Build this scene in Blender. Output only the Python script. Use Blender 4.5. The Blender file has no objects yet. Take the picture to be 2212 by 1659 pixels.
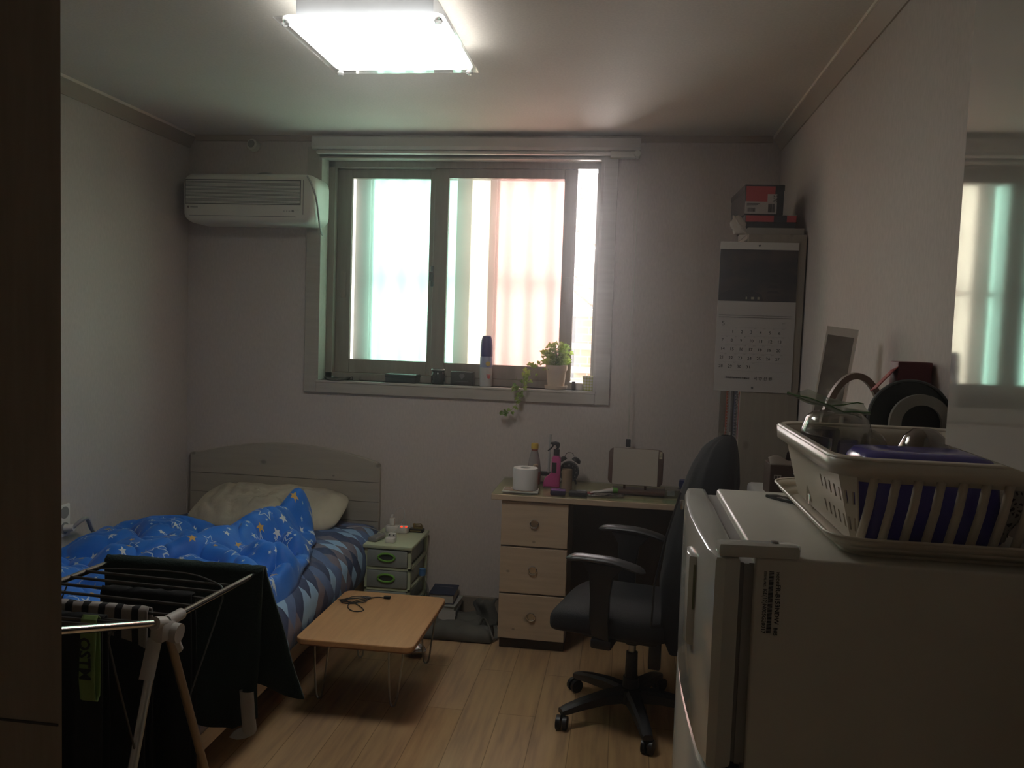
import bpy, bmesh, math, random
from mathutils import Vector, Matrix, noise
C = bpy.context.scene.collection
PI = math.pi
V = Vector
random.seed(7)

# ------------------------------------------------------------------ camera
yaw, pitch, roll = [math.radians(a) for a in (7.70525, 3.8143, 1.95558)]
fwd = V((-math.sin(yaw)*math.cos(pitch), math.cos(yaw)*math.cos(pitch), -math.sin(pitch)))
r0 = V((math.cos(yaw), math.sin(yaw), 0)); d0 = fwd.cross(r0)
rt = r0*math.cos(roll) - d0*math.sin(roll); dn = fwd.cross(rt)
cam = bpy.data.cameras.new('camera'); cam_o = bpy.data.objects.new('camera', cam); C.objects.link(cam_o)
M = Matrix.Identity(4)
for i in range(3):
    M[i][0] = rt[i]; M[i][1] = -dn[i]; M[i][2] = -fwd[i]
M.translation = V((0, -4.2569, 1.5209)); cam_o.matrix_world = M
cam.sensor_width = 36; cam.lens = 36*1790/2212; cam.clip_start = .02
S = bpy.context.scene; S.camera = cam_o

# ------------------------------------------------------------------ world, daylight, exposure
w = bpy.data.worlds.new('world'); S.world = w; w.use_nodes = True
w.node_tree.nodes['Background'].inputs[0].default_value = (.75, .85, 1, 1)
w.node_tree.nodes['Background'].inputs[1].default_value = 1.4
_v = w.node_tree.nodes.new('ShaderNodeVolumeScatter'); _v.inputs['Density'].default_value = .032; _v.inputs['Anisotropy'].default_value = .895   # haze added to imitate lens glare round the window
w.node_tree.links.new(_v.outputs[0], w.node_tree.nodes['World Output'].inputs['Volume'])
def area(name, loc, size, energy, col, rot):
    l = bpy.data.lights.new(name, 'AREA'); l.shape = 'RECTANGLE'; l.size, l.size_y = size
    l.energy = energy; l.color = col
    o = bpy.data.objects.new(name, l); o.location = loc; o.rotation_euler = rot; C.objects.link(o); return o
SKY = 420
area('daylight_left', (-1.95, 1.9, 2.0), (2.1, 3.0), SKY, (.95, 1, .96), (-PI/2, 0, 0))
area('daylight_right', (.15, 1.9, 2.0), (2.1, 3.0), SKY*1.12, (1, .94, .93), (-PI/2, 0, 0))
area('sky_fill_house', (-.2, .5, 3.6), (2.5, 1.0), 60, (.95, .97, 1), (.5, 0, 0))  # added sky fill, put in to light the front of the house
vs = S.view_settings; vs.view_transform = 'Standard'; vs.look = 'None'; vs.exposure = .26; vs.gamma = 1; vs.use_curve_mapping = False
S.cycles.use_denoising = True; S.cycles.volume_bounces = 0; S.cycles.adaptive_threshold = .025
S.cycles.max_bounces = 8; S.cycles.diffuse_bounces = 5; S.cycles.transparent_max_bounces = 12
S.cycles.sample_clamp_indirect = 4; S.cycles.caustics_reflective = False; S.cycles.caustics_refractive = False

# ------------------------------------------------------------------ material helpers
def srgb(r, g, b):
    f = lambda c: (c/12.92 if c <= .04045 else ((c+.055)/1.055)**2.4)
    return (f(r/255), f(g/255), f(b/255), 1)
class NT:
    def __init__(s, name):
        s.m = bpy.data.materials.new(name); s.m.use_nodes = True; s.t = s.m.node_tree
        s.p = s.t.nodes['Principled BSDF']; s.out = s.t.nodes['Material Output']
    def n(s, typ, **kw):
        o = s.t.nodes.new(typ)
        for k, v in kw.items(): setattr(o, k, v)
        return o
    def put(s, sock, v):
        if isinstance(v, bpy.types.NodeSocket): s.t.links.new(v, sock)
        else: sock.default_value = v
    def math(s, op, a, b=0, c=0):
        o = s.n('ShaderNodeMath', operation=op)
        s.put(o.inputs[0], a); s.put(o.inputs[1], b); s.put(o.inputs[2], c); return o.outputs[0]
    def mix(s, f, a, b):
        o = s.n('ShaderNodeMix', data_type='RGBA'); s.put(o.inputs[0], f); s.put(o.inputs[6], a); s.put(o.inputs[7], b); return o.outputs[2]
    def noise(s, co, scale, det=4, stretch=None):
        if stretch:
            mp = s.n('ShaderNodeMapping'); s.put(mp.inputs[0], co); mp.inputs[3].default_value = stretch; co = mp.outputs[0]
        o = s.n('ShaderNodeTexNoise'); s.put(o.inputs['Vector'], co); o.inputs['Scale'].default_value = scale; o.inputs['Detail'].default_value = det
        return o.outputs[0]
    def ramp(s, f, stops, const=False):
        o = s.n('ShaderNodeValToRGB'); s.put(o.inputs[0], f); cr = o.color_ramp
        if const: cr.interpolation = 'CONSTANT'
        while len(cr.elements) < len(stops): cr.elements.new(.5)
        for e, (p, c) in zip(cr.elements, stops): e.position = p; e.color = c
        return o.outputs[0]
    def bump(s, h, strength=.3, dist=.002):
        o = s.n('ShaderNodeBump'); o.inputs['Strength'].default_value = strength; o.inputs['Distance'].default_value = dist
        s.put(o.inputs['Height'], h); s.put(s.p.inputs['Normal'], o.outputs[0])
    def co(s, k='Object'): return s.n('ShaderNodeTexCoord').outputs[k]
def P(name, col, rough=.5, metal=0, spec=.5, var=.06, vs=8, bump=None, trans=0, coat=0, alpha=1, emis=0, sheen=0):
    T = NT(name); p = T.p
    co = T.co()
    if var:
        nf = T.noise(co, vs, 3)
        a = tuple(c*(1-var) for c in col[:3])+(1,); b = tuple(min(1, c*(1+var)) for c in col[:3])+(1,)
        T.put(p.inputs['Base Color'], T.ramp(nf, [(.3, a), (.7, b)]))
    else: p.inputs['Base Color'].default_value = col
    p.inputs['Roughness'].default_value = rough; p.inputs['Metallic'].default_value = metal
    p.inputs['Specular IOR Level'].default_value = spec
    p.inputs['Transmission Weight'].default_value = trans; p.inputs['Coat Weight'].default_value = coat; p.inputs['Coat Roughness'].default_value = .05
    p.inputs['Alpha'].default_value = alpha; p.inputs['Sheen Weight'].default_value = sheen
    if emis: p.inputs['Emission Color'].default_value = col; p.inputs['Emission Strength'].default_value = emis
    if bump: T.bump(T.noise(co, bump[0], 4), bump[1], bump[2] if len(bump) > 2 else .002)
    return T.m
def wood(name, c1, c2, axis=0, knots=.0, rough=.45, scale=1.0, spec=.4, flat=1):
    T = NT(name); co = T.co()
    st = [9*scale]*3; st[axis] = .8*scale
    g = T.noise(co, 5, 6, tuple(st)); g2 = T.noise(co, 22, 3, tuple(st))
    f = T.math('ADD', T.math('MULTIPLY', g, .75), T.math('MULTIPLY', g2, .25))
    col = T.ramp(f, [(.32, c1), (.68, c2)])
    if knots:
        sq = T.n('ShaderNodeSeparateXYZ'); T.put(sq.inputs[0], co); ax = [i for i in range(3) if i != flat]; cq = T.n('ShaderNodeCombineXYZ')
        for q_, i in enumerate(ax): T.put(cq.inputs[q_], T.math('MULTIPLY', sq.outputs[i], 1.2 if i == axis else 1.7))
        vo = T.n('ShaderNodeTexVoronoi', voronoi_dimensions='2D'); T.put(vo.inputs['Vector'], cq.outputs[0]); vo.inputs['Scale'].default_value = 4
        sc = T.n('ShaderNodeSeparateColor'); T.put(sc.inputs[0], vo.outputs['Color'])
        rr0 = T.math('MULTIPLY', vo.outputs['Distance'], T.math('ADD', T.math('MULTIPLY', sc.outputs[1], 2), .6))
        k = T.ramp(rr0, [(0, (1, 1, 1, 1)), (.05, (.8, .8, .8, 1)), (.075, (.25, .25, .25, 1)), (.1, (0, 0, 0, 1))])
        k = T.math('MULTIPLY', k, T.math('GREATER_THAN', sc.outputs[0], .25))
        dark = tuple(c*.32 for c in c1[:3])+(1,)
        col = T.mix(T.math('MULTIPLY', k, knots), col, dark)
    T.put(T.p.inputs['Base Color'], col); T.p.inputs['Roughness'].default_value = rough; T.p.inputs['Specular IOR Level'].default_value = spec
    T.bump(g2, .12, .001)
    return T.m
def frosted(name, tint, fac, gloss=.06):
    T = NT(name); t = T.t
    a = T.n('ShaderNodeBsdfTransparent'); b = T.n('ShaderNodeBsdfTranslucent'); g = T.n('ShaderNodeBsdfGlossy')
    a.inputs[0].default_value = tint; b.inputs[0].default_value = tint; g.inputs['Roughness'].default_value = .25
    m = T.n('ShaderNodeMixShader'); m.inputs[0].default_value = fac; t.links.new(a.outputs[0], m.inputs[1]); t.links.new(b.outputs[0], m.inputs[2])
    m2 = T.n('ShaderNodeMixShader'); m2.inputs[0].default_value = gloss; t.links.new(m.outputs[0], m2.inputs[1]); t.links.new(g.outputs[0], m2.inputs[2])
    t.links.new(m2.outputs[0], T.out.inputs[0]); return T.m
def clearglass(name, tint=(1, 1, 1, 1), gloss=.1, rough=.02, edge=.5):
    T = NT(name); t = T.t
    a = T.n('ShaderNodeBsdfTransparent'); g = T.n('ShaderNodeBsdfGlossy'); a.inputs[0].default_value = tint; g.inputs['Roughness'].default_value = rough
    lw = T.n('ShaderNodeLayerWeight'); lw.inputs[0].default_value = .35
    f = T.math('ADD', T.math('MULTIPLY', lw.outputs['Facing'], edge), gloss*.4)
    m = T.n('ShaderNodeMixShader'); T.put(m.inputs[0], f); t.links.new(a.outputs[0], m.inputs[1]); t.links.new(g.outputs[0], m.inputs[2])
    t.links.new(m.outputs[0], T.out.inputs[0]); return T.m
def emit(name, col, s):
    T = NT(name); e = T.n('ShaderNodeEmission'); e.inputs[0].default_value = col; e.inputs[1].default_value = s
    T.t.links.new(e.outputs[0], T.out.inputs[0]); return T.m

# ------------------------------------------------------------------ mesh helpers
class MB:
    def __init__(s): s.b = bmesh.new(); s.uv = s.b.loops.layers.uv.new('uv')
    def box(s, x0, x1, y0, y1, z0, z1, bev=0, seg=2):
        r = bmesh.ops.create_cube(s.b, size=1); vs = r['verts']
        for v in vs: v.co = V(((x0+x1)/2+v.co.x*(x1-x0), (y0+y1)/2+v.co.y*(y1-y0), (z0+z1)/2+v.co.z*(z1-z0)))
        if bev:
            es = list({e for v in vs for e in v.link_edges})
            bmesh.ops.bevel(s.b, geom=es, offset=bev, segments=seg, affect='EDGES', profile=.5)
        return s
    def obox(s, c, size, rot, bev=0):
        n0 = len(s.b.verts); s.box(-size[0]/2, size[0]/2, -size[1]/2, size[1]/2, -size[2]/2, size[2]/2, bev)
        s.b.verts.ensure_lookup_table(); Rm = rot.to_matrix() if hasattr(rot, 'to_matrix') else rot
        for v in list(s.b.verts)[n0:]: v.co = Rm @ v.co + V(c)
        return s
    def cyl(s, p0, p1, r0, r1=None, n=16, caps=True):
        p0, p1 = V(p0), V(p1); r1 = r0 if r1 is None else r1
        q = (p1-p0).to_track_quat('Z', 'Y'); A = []; B = []
        for i in range(n):
            a = 2*PI*i/n; d = V((math.cos(a), math.sin(a), 0))
            A.append(s.b.verts.new(p0+q@(d*r0))); B.append(s.b.verts.new(p1+q@(d*r1)))
        for i in range(n): s.b.faces.new((A[i], A[(i+1) % n], B[(i+1) % n], B[i]))
        if caps: s.b.faces.new(A[::-1]); s.b.faces.new(B)
        return s
    def tube(s, pts, r, n=8, closed=False, smooth=0, flat=1):
        pts = [V(p) for p in pts]
        for _ in range(smooth):
            q = [] if closed else [pts[0]]
            for i in range(len(pts)-(0 if closed else 1)):
                a, b = pts[i], pts[(i+1) % len(pts)]; q += [a*.75+b*.25, a*.25+b*.75]
            if not closed: q.append(pts[-1])
            pts = q
        L = len(pts); rings = []; up = None
        for i in range(L):
            t = (pts[(i+1) % L]-pts[i-1]) if closed else (pts[min(i+1, L-1)]-pts[max(i-1, 0)])
            t.normalize()
            if up is None: up = t.orthogonal().normalized()
            up = (up - t*up.dot(t)); up = up.normalized() if up.length > 1e-6 else t.orthogonal().normalized()
            sd = t.cross(up)
            rr = r[i*(len(r)-1)//max(1, L-1)] if isinstance(r, (list, tuple)) else r
            rings.append([s.b.verts.new(pts[i]+up*math.cos(2*PI*k/n)*rr+sd*math.sin(2*PI*k/n)*rr*flat) for k in range(n)])
        for i in range(L if closed else L-1):
            A, B = rings[i], rings[(i+1) % L]
            for k in range(n): s.b.faces.new((A[k], A[(k+1) % n], B[(k+1) % n], B[k]))
        if not closed: s.b.faces.new(rings[0][::-1]); s.b.faces.new(rings[-1])
        return s
    def lathe(s, prof, c=(0, 0, 0), n=24, sx=1, sy=1):
        rings = []
        for r, z in prof:
            rings.append([s.b.verts.new((c[0]+sx*r*math.cos(2*PI*k/n), c[1]+sy*r*math.sin(2*PI*k/n), c[2]+z)) for k in range(n)] if r > 1e-6 else [s.b.verts.new((c[0], c[1], c[2]+z))])
        for A, B in zip(rings, rings[1:]):
            for k in range(n):
                if len(A) == 1 and len(B) == 1: continue
                if len(A) == 1: s.b.faces.new((A[0], B[(k+1) % n], B[k]))
                elif len(B) == 1: s.b.faces.new((A[k], A[(k+1) % n], B[0]))
                else: s.b.faces.new((A[k], A[(k+1) % n], B[(k+1) % n], B[k]))
        return s
    def prism(s, poly, a, b, plane='xy', bev=0):
        def mk(p, h):
            return V((p[0], p[1], h)) if plane == 'xy' else (V((p[0], h, p[1])) if plane == 'xz' else V((h, p[0], p[1])))
        A = [s.b.verts.new(mk(p, a)) for p in poly]; B = [s.b.verts.new(mk(p, b)) for p in poly]; n = len(poly)
        fs = [s.b.faces.new(A[::-1]), s.b.faces.new(B)]
        for i in range(n): fs.append(s.b.faces.new((A[i], A[(i+1) % n], B[(i+1) % n], B[i])))
        bmesh.ops.recalc_face_normals(s.b, faces=fs)
        if bev:
            es = list(fs[0].edges)+list(fs[1].edges)
            bmesh.ops.bevel(s.b, geom=es, offset=bev, segments=2, affect='EDGES', profile=.5)
        return s
    def grid(s, nu, nv, f, uvs=(1, 1), closed_u=False):
        G = [[s.b.verts.new(V(f(i/(nu if closed_u else nu-1), j/(nv-1)))) for j in range(nv)] for i in range(nu)]
        for i in range(nu if closed_u else nu-1):
            for j in range(nv-1):
                i2 = (i+1) % nu
                fa = s.b.faces.new((G[i][j], G[i2][j], G[i2][j+1], G[i][j+1]))
                for l, (a, c) in zip(fa.loops, ((i, j), (i+1, j), (i+1, j+1), (i, j+1))): l[s.uv].uv = (a/(nu-1)*uvs[0], c/(nv-1)*uvs[1])
        return G
    def build(s, name, m, parent=None, smooth=True, solid=0, sub=0, local=False, angle=40, offset=-1):
        if parent is not None and not local:
            inv = wm(parent).inverted()
            for v in s.b.verts: v.co = inv @ v.co
        bmesh.ops.recalc_face_normals(s.b, faces=s.b.faces[:]) if not solid and not sub else None
        me = bpy.data.meshes.new(name); s.b.to_mesh(me); s.b.free()
        me.materials.append(m)
        if smooth:
            for p in me.polygons: p.use_smooth = True
            try: me.set_sharp_from_angle(angle=math.radians(angle))
            except Exception: pass
        o = bpy.data.objects.new(name, me); C.objects.link(o); o.parent = parent
        if solid:
            md = o.modifiers.new('solid', 'SOLIDIFY'); md.thickness = solid; md.offset = offset
        if sub:
            md = o.modifiers.new('sub', 'SUBSURF'); md.levels = sub; md.render_levels = sub
        return o
def wm(o):
    L = Matrix.LocRotScale(o.location, o.rotation_euler, o.scale)
    return wm(o.parent) @ L if o.parent else L
def tag(o, label, cat, group=None, kind=None):
    if label: o['label'] = label
    if cat: o['category'] = cat
    if group: o['group'] = group
    if kind: o['kind'] = kind
    return o
def thing(name, label, cat, loc=(0, 0, 0), rz=0, group=None):
    o = bpy.data.objects.new(name, None); o.location = loc; o.rotation_euler = (0, 0, rz); o.empty_display_size = .05
    C.objects.link(o); return tag(o, label, cat, group)
def one(name, label, cat, mb, m, group=None, loc=None, **k):   # a thing that is one mesh, origin at loc
    e = None
    if loc is not None:
        for v in mb.b.verts: v.co -= V(loc)
    o = mb.build(name, m, None, **k)
    if loc is not None: o.location = loc
    return tag(o, label, cat, group)
def struct(name, mb, m, parent=None, **k):
    o = mb.build(name, m, parent, **k)
    if parent is None: o['kind'] = 'structure'
    return o
def rrect(w, h, r, n=6, cx=0, cy=0):
    pts = []
    for qx, qy, a0 in ((1, 1, 0), (-1, 1, PI/2), (-1, -1, PI), (1, -1, 1.5*PI)):
        for i in range(n+1):
            a = a0+PI/2*i/n; pts.append((cx+qx*(w/2-r)+r*math.cos(a), cy+qy*(h/2-r)+r*math.sin(a)))
    return pts
X3 = lambda rx, ry, rz: Matrix.Rotation(rz, 3, 'Z') @ Matrix.Rotation(ry, 3, 'Y') @ Matrix.Rotation(rx, 3, 'X')
def text(items, name, m, parent, Rm, origin, ext=.0004, font_bold=False):
    """items: (string, u, v, size, align); laid out in plane given by Rm columns (u, v, normal) at origin"""
    b = bmesh.new(); dg = None
    for s_, u, v, size, al in items:
        cu = bpy.data.curves.new('t', 'FONT'); cu.body = s_; cu.size = size; cu.align_x = al; cu.extrude = ext
        cu.resolution_u = 2
        if font_bold: cu.offset = size*.025
        o = bpy.data.objects.new('t', cu); C.objects.link(o)
        bpy.context.view_layer.update(); dg = bpy.context.evaluated_depsgraph_get()
        me = bpy.data.meshes.new_from_object(o.evaluated_get(dg))
        n0 = len(b.verts); b.from_mesh(me); b.verts.ensure_lookup_table()
        for vv in list(b.verts)[n0:]: vv.co = V(origin) + Rm @ (vv.co + V((u, v, ext)))
        bpy.data.objects.remove(o); bpy.data.curves.remove(cu); bpy.data.meshes.remove(me)
    if parent is not None:
        inv = wm(parent).inverted()
        for vv in b.verts: vv.co = inv @ vv.co
    me = bpy.data.meshes.new(name); b.to_mesh(me); b.free(); me.materials.append(m)
    o = bpy.data.objects.new(name, me); C.objects.link(o); o.parent = parent
    return o
FRONT = Matrix(((1, 0, 0), (0, 0, -1), (0, 1, 0)))      # u=+x, v=+z, normal=-y

# ------------------------------------------------------------------ materials
def wallpaper(name, c):
    T = NT(name); co = T.co()
    f = T.noise(co, 120, 4, (1, 1, .35)); g = T.noise(co, 3, 2)
    a = tuple(x*.93 for x in c[:3])+(1,); b = tuple(x*1.06 for x in c[:3])+(1,)
    T.put(T.p.inputs['Base Color'], T.ramp(T.math('ADD', T.math('MULTIPLY', f, .7), T.math('MULTIPLY', g, .3)), [(.35, a), (.65, b)]))
    T.p.inputs['Roughness'].default_value = .75; T.p.inputs['Specular IOR Level'].default_value = .3
    T.bump(f, .25, .0012); return T.m
m_wall = wallpaper('wallpaper', (.60, .53, .485, 1))
m_ceil = wallpaper('ceiling_paper', (.72, .67, .60, 1))
m_mould = P('moulding_paper', (.42, .35, .28, 1), .6, var=.03)
m_bead = P('moulding_bead', (.85, .76, .65, 1), .4, var=.02)
m_trimwood = wood('window_wood', (.42, .38, .33, 1), (.50, .46, .40, 1), 0, rough=.4)
m_sash = wood('sash_wood', (.27, .24, .20, 1), (.33, .29, .245, 1), 2, rough=.35)
m_white = P('white_plastic', (.78, .74, .68, 1), .35, var=.03)
m_offwhite = P('offwhite_plastic', (.55, .54, .46, 1), .4, var=.04)
m_black = P('black_plastic', (.012, .012, .013, 1), .4, var=.1)
m_dark = P('dark_grey', (.03, .03, .033, 1), .5)
m_chrome = P('chrome', (.72, .70, .68, 1), .12, metal=1, var=.02)
m_steel = P('brushed_steel', (.45, .44, .42, 1), .3, metal=1, var=.05)
m_jamb = wood('dark_jamb', (.27, .215, .17, 1), (.33, .265, .21, 1), 2, rough=.5)
m_pine = wood('pine', (.46, .35, .24, 1), (.56, .44, .31, 1), 0, knots=.75)
m_pineh = wood('pine_whitewashed', (.40, .355, .29, 1), (.46, .41, .335, 1), 0, knots=.7)
m_pinev = wood('pine_upright', (.34, .27, .20, 1), (.42, .34, .25, 1), 2, knots=.5)
m_ink = P('ink', (.02, .02, .02, 1), .8, var=0)
m_paper = P('paper', (.50, .49, .455, 1), .8, var=.03)

# floor planks
T = NT('floor_laminate'); co = T.co()
bt = T.n('ShaderNodeTexBrick'); mp = T.n('ShaderNodeMapping'); mp.inputs[2].default_value = (0, 0, PI/2); T.put(mp.inputs[0], co); T.put(bt.inputs['Vector'], mp.outputs[0])
bt.inputs['Scale'].default_value = 1; bt.inputs['Brick Width'].default_value = 1.1; bt.inputs['Row Height'].default_value = .145; bt.inputs['Mortar Size'].default_value = .0016
bt.inputs['Color1'].default_value = (.30, .30, .30, 1); bt.inputs['Color2'].default_value = (.70, .70, .70, 1); bt.inputs['Mortar'].default_value = (0, 0, 0, 1); bt.offset = .37
g = T.noise(co, 4, 7, (9, .7, 1)); g2 = T.noise(co, 2.2, 4, (5, .6, 1))
base = T.ramp(T.math('ADD', T.math('MULTIPLY', g, .6), T.math('MULTIPLY', g2, .4)), [(.34, srgb(141, 106, 66)), (.5, srgb(176, 138, 89)), (.66, srgb(194, 157, 106))])
tone = T.mix(.12, base, bt.outputs['Color'])
col = T.mix(T.math('MULTIPLY', bt.outputs['Fac'], .6), tone, srgb(84, 60, 36))
T.put(T.p.inputs['Base Color'], col); T.p.inputs['Roughness'].default_value = .42; T.p.inputs['Specular IOR Level'].default_value = .35
T.bump(g, .08, .001); m_floor = T.m

# ------------------------------------------------------------------ room shell
XL, XR, H, YB = -2.375, .715, 2.5, -4.9
struct('floor', MB().box(XL-.1, XR+.1, YB-.1, .2, -.1, 0), m_floor, smooth=False)
struct('ceiling', MB().box(XL-.1, XR+.1, YB-.1, .2, H, H+.1), m_ceil, smooth=False)
struct('wall_left', MB().box(XL-.1, XL, YB, .2, 0, H), m_wall, smooth=False)
struct('wall_right', MB().box(XR, XR+.1, YB, .2, 0, H), m_wall, smooth=False)
struct('wall_front', MB().box(XL-.1, XR+.1, YB-.1, YB, 0, H), P('front_wall_bounce', (.78, .72, .64, 1), .7), smooth=False)  # unseen wall, brought near and made pale to bounce fill light
WX0, WX1, WZ0, WZ1 = -1.632, -.146, 1.215, 2.40
struct('wall_back', MB().box(XL, WX0, 0, .2, 0, H).box(WX1, XR, 0, .2, 0, H).box(WX0, WX1, 0, .2, 0, WZ0).box(WX0, WX1, 0, .2, WZ1, H), m_wall, smooth=False)
struct('baseboard_back', MB().box(XL, XR, -.015, 0, 0, .10, .004), P('baseboard', (.26, .215, .165, 1), .5), smooth=False)
struct('baseboard_left', MB().box(XL, XL+.015, -3.2, -.015, 0, .10, .004), bpy.data.materials['baseboard'], smooth=False)
def mould(name, prof, axis, a, b, sgn=1):
    mb = MB()
    if axis == 'y': mb.prism([(p*sgn+(XR if sgn < 0 else XL), q) for p, q in prof], a, b, 'xz')
    else: mb.prism([(-p, q) for p, q in prof], a, b, 'yz')
    o = struct(name, mb, m_mould, smooth=False)
    if axis == 'y': MB().box(*sorted(((XR if sgn < 0 else XL)+sgn*.040, (XR if sgn < 0 else XL)+sgn*.046)), a, b, H-.012, H).build('bead', m_bead, o, smooth=False)
pr = [(0, H-.066), (.006, H-.066), (.010, H-.058), (.040, H-.012), (.040, H), (0, H)]
mould('trim_1', pr, 'y', YB, 0); mould('trim_2', pr, 'y', YB, 0, -1)
mould('trim_3', [(0, H-.03), (.012, H-.03), (.02, H-.006), (.02, H), (0, H)], 'x', XL+.044, XR-.044)
# near partition / door jamb on the left of the doorway
jb = struct('door_1', MB().prism([(-1.30, -3.325), (-.6852, -3.325), (-.716, -3.285), (-1.30, -3.285)], 0, H, 'xy'), m_jamb, smooth=False)
MB().box(-1.2, -.69, -3.3265, -3.3245, 1.0, 1.003).build('panel_seam', m_dark, jb, smooth=False)

# ------------------------------------------------------------------ window
win = struct('window_1', MB().box(-1.70, WX0, -.018, 0, 1.147, 2.44, .003).box(WX1, -.073, -.018, 0, 1.147, 2.44, .003)
             .box(WX0, WX1, -.018, 0, 1.147, WZ0, .003).box(WX0, WX1, -.018, 0, WZ1-.02, 2.44, .003), m_trimwood, smooth=False)
MB().box(WX0-.002, WX0+.012, -.018, .2, WZ0, WZ1).box(WX1-.012, WX1+.002, -.018, .2, WZ0, WZ1).box(WX0, WX1, -.018, .2, WZ1-.012, WZ1+.002).build('jamb', m_trimwood, win, smooth=False)
MB().box(WX0, WX1, -.022, .2, WZ0-.014, WZ0, .003).build('window_sill', wood('sill_wood', (.50, .46, .40, 1), (.58, .54, .47, 1), 0, rough=.3), win, smooth=False)
IX0, IX1 = WX0+.012, WX1-.012
MB().box(IX0, IX0+.035, .09, .2, WZ0, WZ1-.012).box(IX1-.02, IX1, .09, .2, WZ0, WZ1-.012).box(IX0, IX1, .09, .2, WZ0, WZ0+.035).box(IX0, IX1, .09, .2, WZ1-.045, WZ1-.012).build('frame', m_sash, win, smooth=False)
def sash(x0, x1, y, zb, zt, st, m, glass, railb=.075, railt=.05, st2=None):
    st2 = st if st2 is None else st2
    f = MB()
    for a in ((x0, x0+st, zb, zt), (x1-st2, x1, zb, zt), (x0+st, x1-st2, zb, zb+railb), (x0+st, x1-st2, zt-railt, zt)):
        f.box(a[0], a[1], y-.014, y+.014, a[2], a[3], .003)
    o = f.build('sash', m, win, smooth=False)
    MB().box(x0+st, x1-st2, y-.003, y+.003, zb+railb, zt-railt).build('pane', glass, o, smooth=False)
    return o
zb, zt = WZ0+.036, WZ1-.046
g_in = frosted('inner_frosted_glass', (.96, .97, .96, 1), .22)
m_latch = P('latch_dark', (.03, .035, .04, 1), .4)
s2 = sash(-1.038, -.281, .112, zb, zt, .076, m_sash, g_in, st2=.068)
s1 = sash(IX0+.035, -.99, .150, zb, zt, .08, m_sash, g_in)
MB().box(-1.045, -1.03, .085, .098, 1.73, 1.84, .004).box(-1.052, -1.034, .075, .09, 1.76, 1.81, .004).build('latch', m_latch, s2)
MB().box(-.335, -.30, .094, .098, 1.66, 1.80, .003).build('finger_pull', m_sash, s2)
MB().box(-1.56, -1.53, .132, .136, 1.66, 1.80, .003).build('finger_pull', m_sash, s1)
g_teal = frosted('green_tinted_glass', (.58, .79, .71, 1), .38)
g_pink = frosted('pink_light_glass', (.80, .565, .535, 1), .38)  # pink light off the building outside is put into this glass tint
g_cream = frosted('cream_tinted_glass', (.80, .77, .68, 1), .6)
g_pearl = frosted('pearl_glass', (1, .93, .90, 1), .55)
m_osash = P('outer_sash', (.40, .40, .39, 1), .5)
o1 = sash(-1.60, -1.42, .215, zb, zt, .02, m_osash, g_pearl, .05, .04, st2=.085)
o2 = sash(-1.42, -.86, .232, zb, zt, .01, m_osash, g_teal, .05, .04, st2=.08)
o3 = sash(-.86, -.72, .215, zb, zt, .004, m_osash, g_cream, .05, .04, st2=.035)
o4 = sash(-.72, -.30, .232, zb, zt, .012, m_osash, g_pink, .05, .04, st2=.05)
# security bars outside the frosted panes
bm_bar = P('bar_paint', (.62, .62, .60, 1), .5)
sbar = MB().box(-1.75, -.20, .300, .318, 1.765, 1.795).box(-1.75, -.20, .300, .318, 2.33, 2.36).box(-1.75, -.20, .300, .318, 1.23, 1.26).box(-1.75, -1.72, .2, .318, 1.2, 2.4).build('security_grille', bm_bar, win, smooth=False)
for i in range(11):
    x = -1.60+i*.118
    MB().box(x-.022, x+.022, .280, .300, 1.20, 2.40).build('bar', bm_bar, sbar, smooth=False)
# outside: a bare tree and a house corner seen through the open gap
tree = MB()
def br(p, d, L, r, k):
    q = p+d*L; tree.tube([p, (p+q)/2+V((random.uniform(-.02, .02), 0, random.uniform(-.02, .02))), q], [r, r*.6], 6)
    if k:
        for s in (-1, 1): br(p+d*L*random.uniform(.5, 1), (d+V((s*random.uniform(.3, .8), random.uniform(-.2, .2), random.uniform(.0, .5)))).normalized(), L*.68, r*.6, k-1)
tree.cyl((.14, 1.0, -.4), (.06, 1.0, 1.75), .03, .018)
br(V((.06, 1.0, 1.7)), V((-.55, 0, .8)).normalized(), .36, .014, 4)
br(V((.075, 1.0, 1.5)), V((-.8, 0, .5)).normalized(), .40, .012, 3)
one('bare_tree', 'bare branched tree outside the open gap of the window', 'tree', tree, P('bark', (.30, .20, .14, 1), .9), loc=(.14, 1.0, -.4))
T = NT('pale_brick'); bt = T.n('ShaderNodeTexBrick'); mp = T.n('ShaderNodeMapping'); mp.inputs[2].default_value = (PI/2, 0, 0); T.put(mp.inputs[0], T.co()); T.put(bt.inputs['Vector'], mp.outputs[0])
bt.inputs['Scale'].default_value = 5; bt.inputs['Color1'].default_value = (.62, .34, .22, 1); bt.inputs['Color2'].default_value = (.70, .42, .28, 1); bt.inputs['Mortar'].default_value = (.75, .7, .62, 1)
T.put(T.p.inputs['Base Color'], bt.outputs[0]); m_brick = T.m
hs = thing('brick_house', 'orange brick house with pale ledges outside the window gap', 'house', (.45, 1.6, -.4))
MB().box(-.34, .8, 1.35, 1.65, -.4, 1.62).build('wall', m_brick, hs, smooth=False)
MB().box(-.36, .84, 1.28, 1.35, 1.62, 1.67, .008).box(-.36, .84, 1.30, 1.35, 1.40, 1.44, .005).box(-.36, .84, 1.30, 1.35, 1.24, 1.28, .005).build('ledge', P('ledge', (.8, .72, .6, 1), .7), hs, smooth=False)

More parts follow.
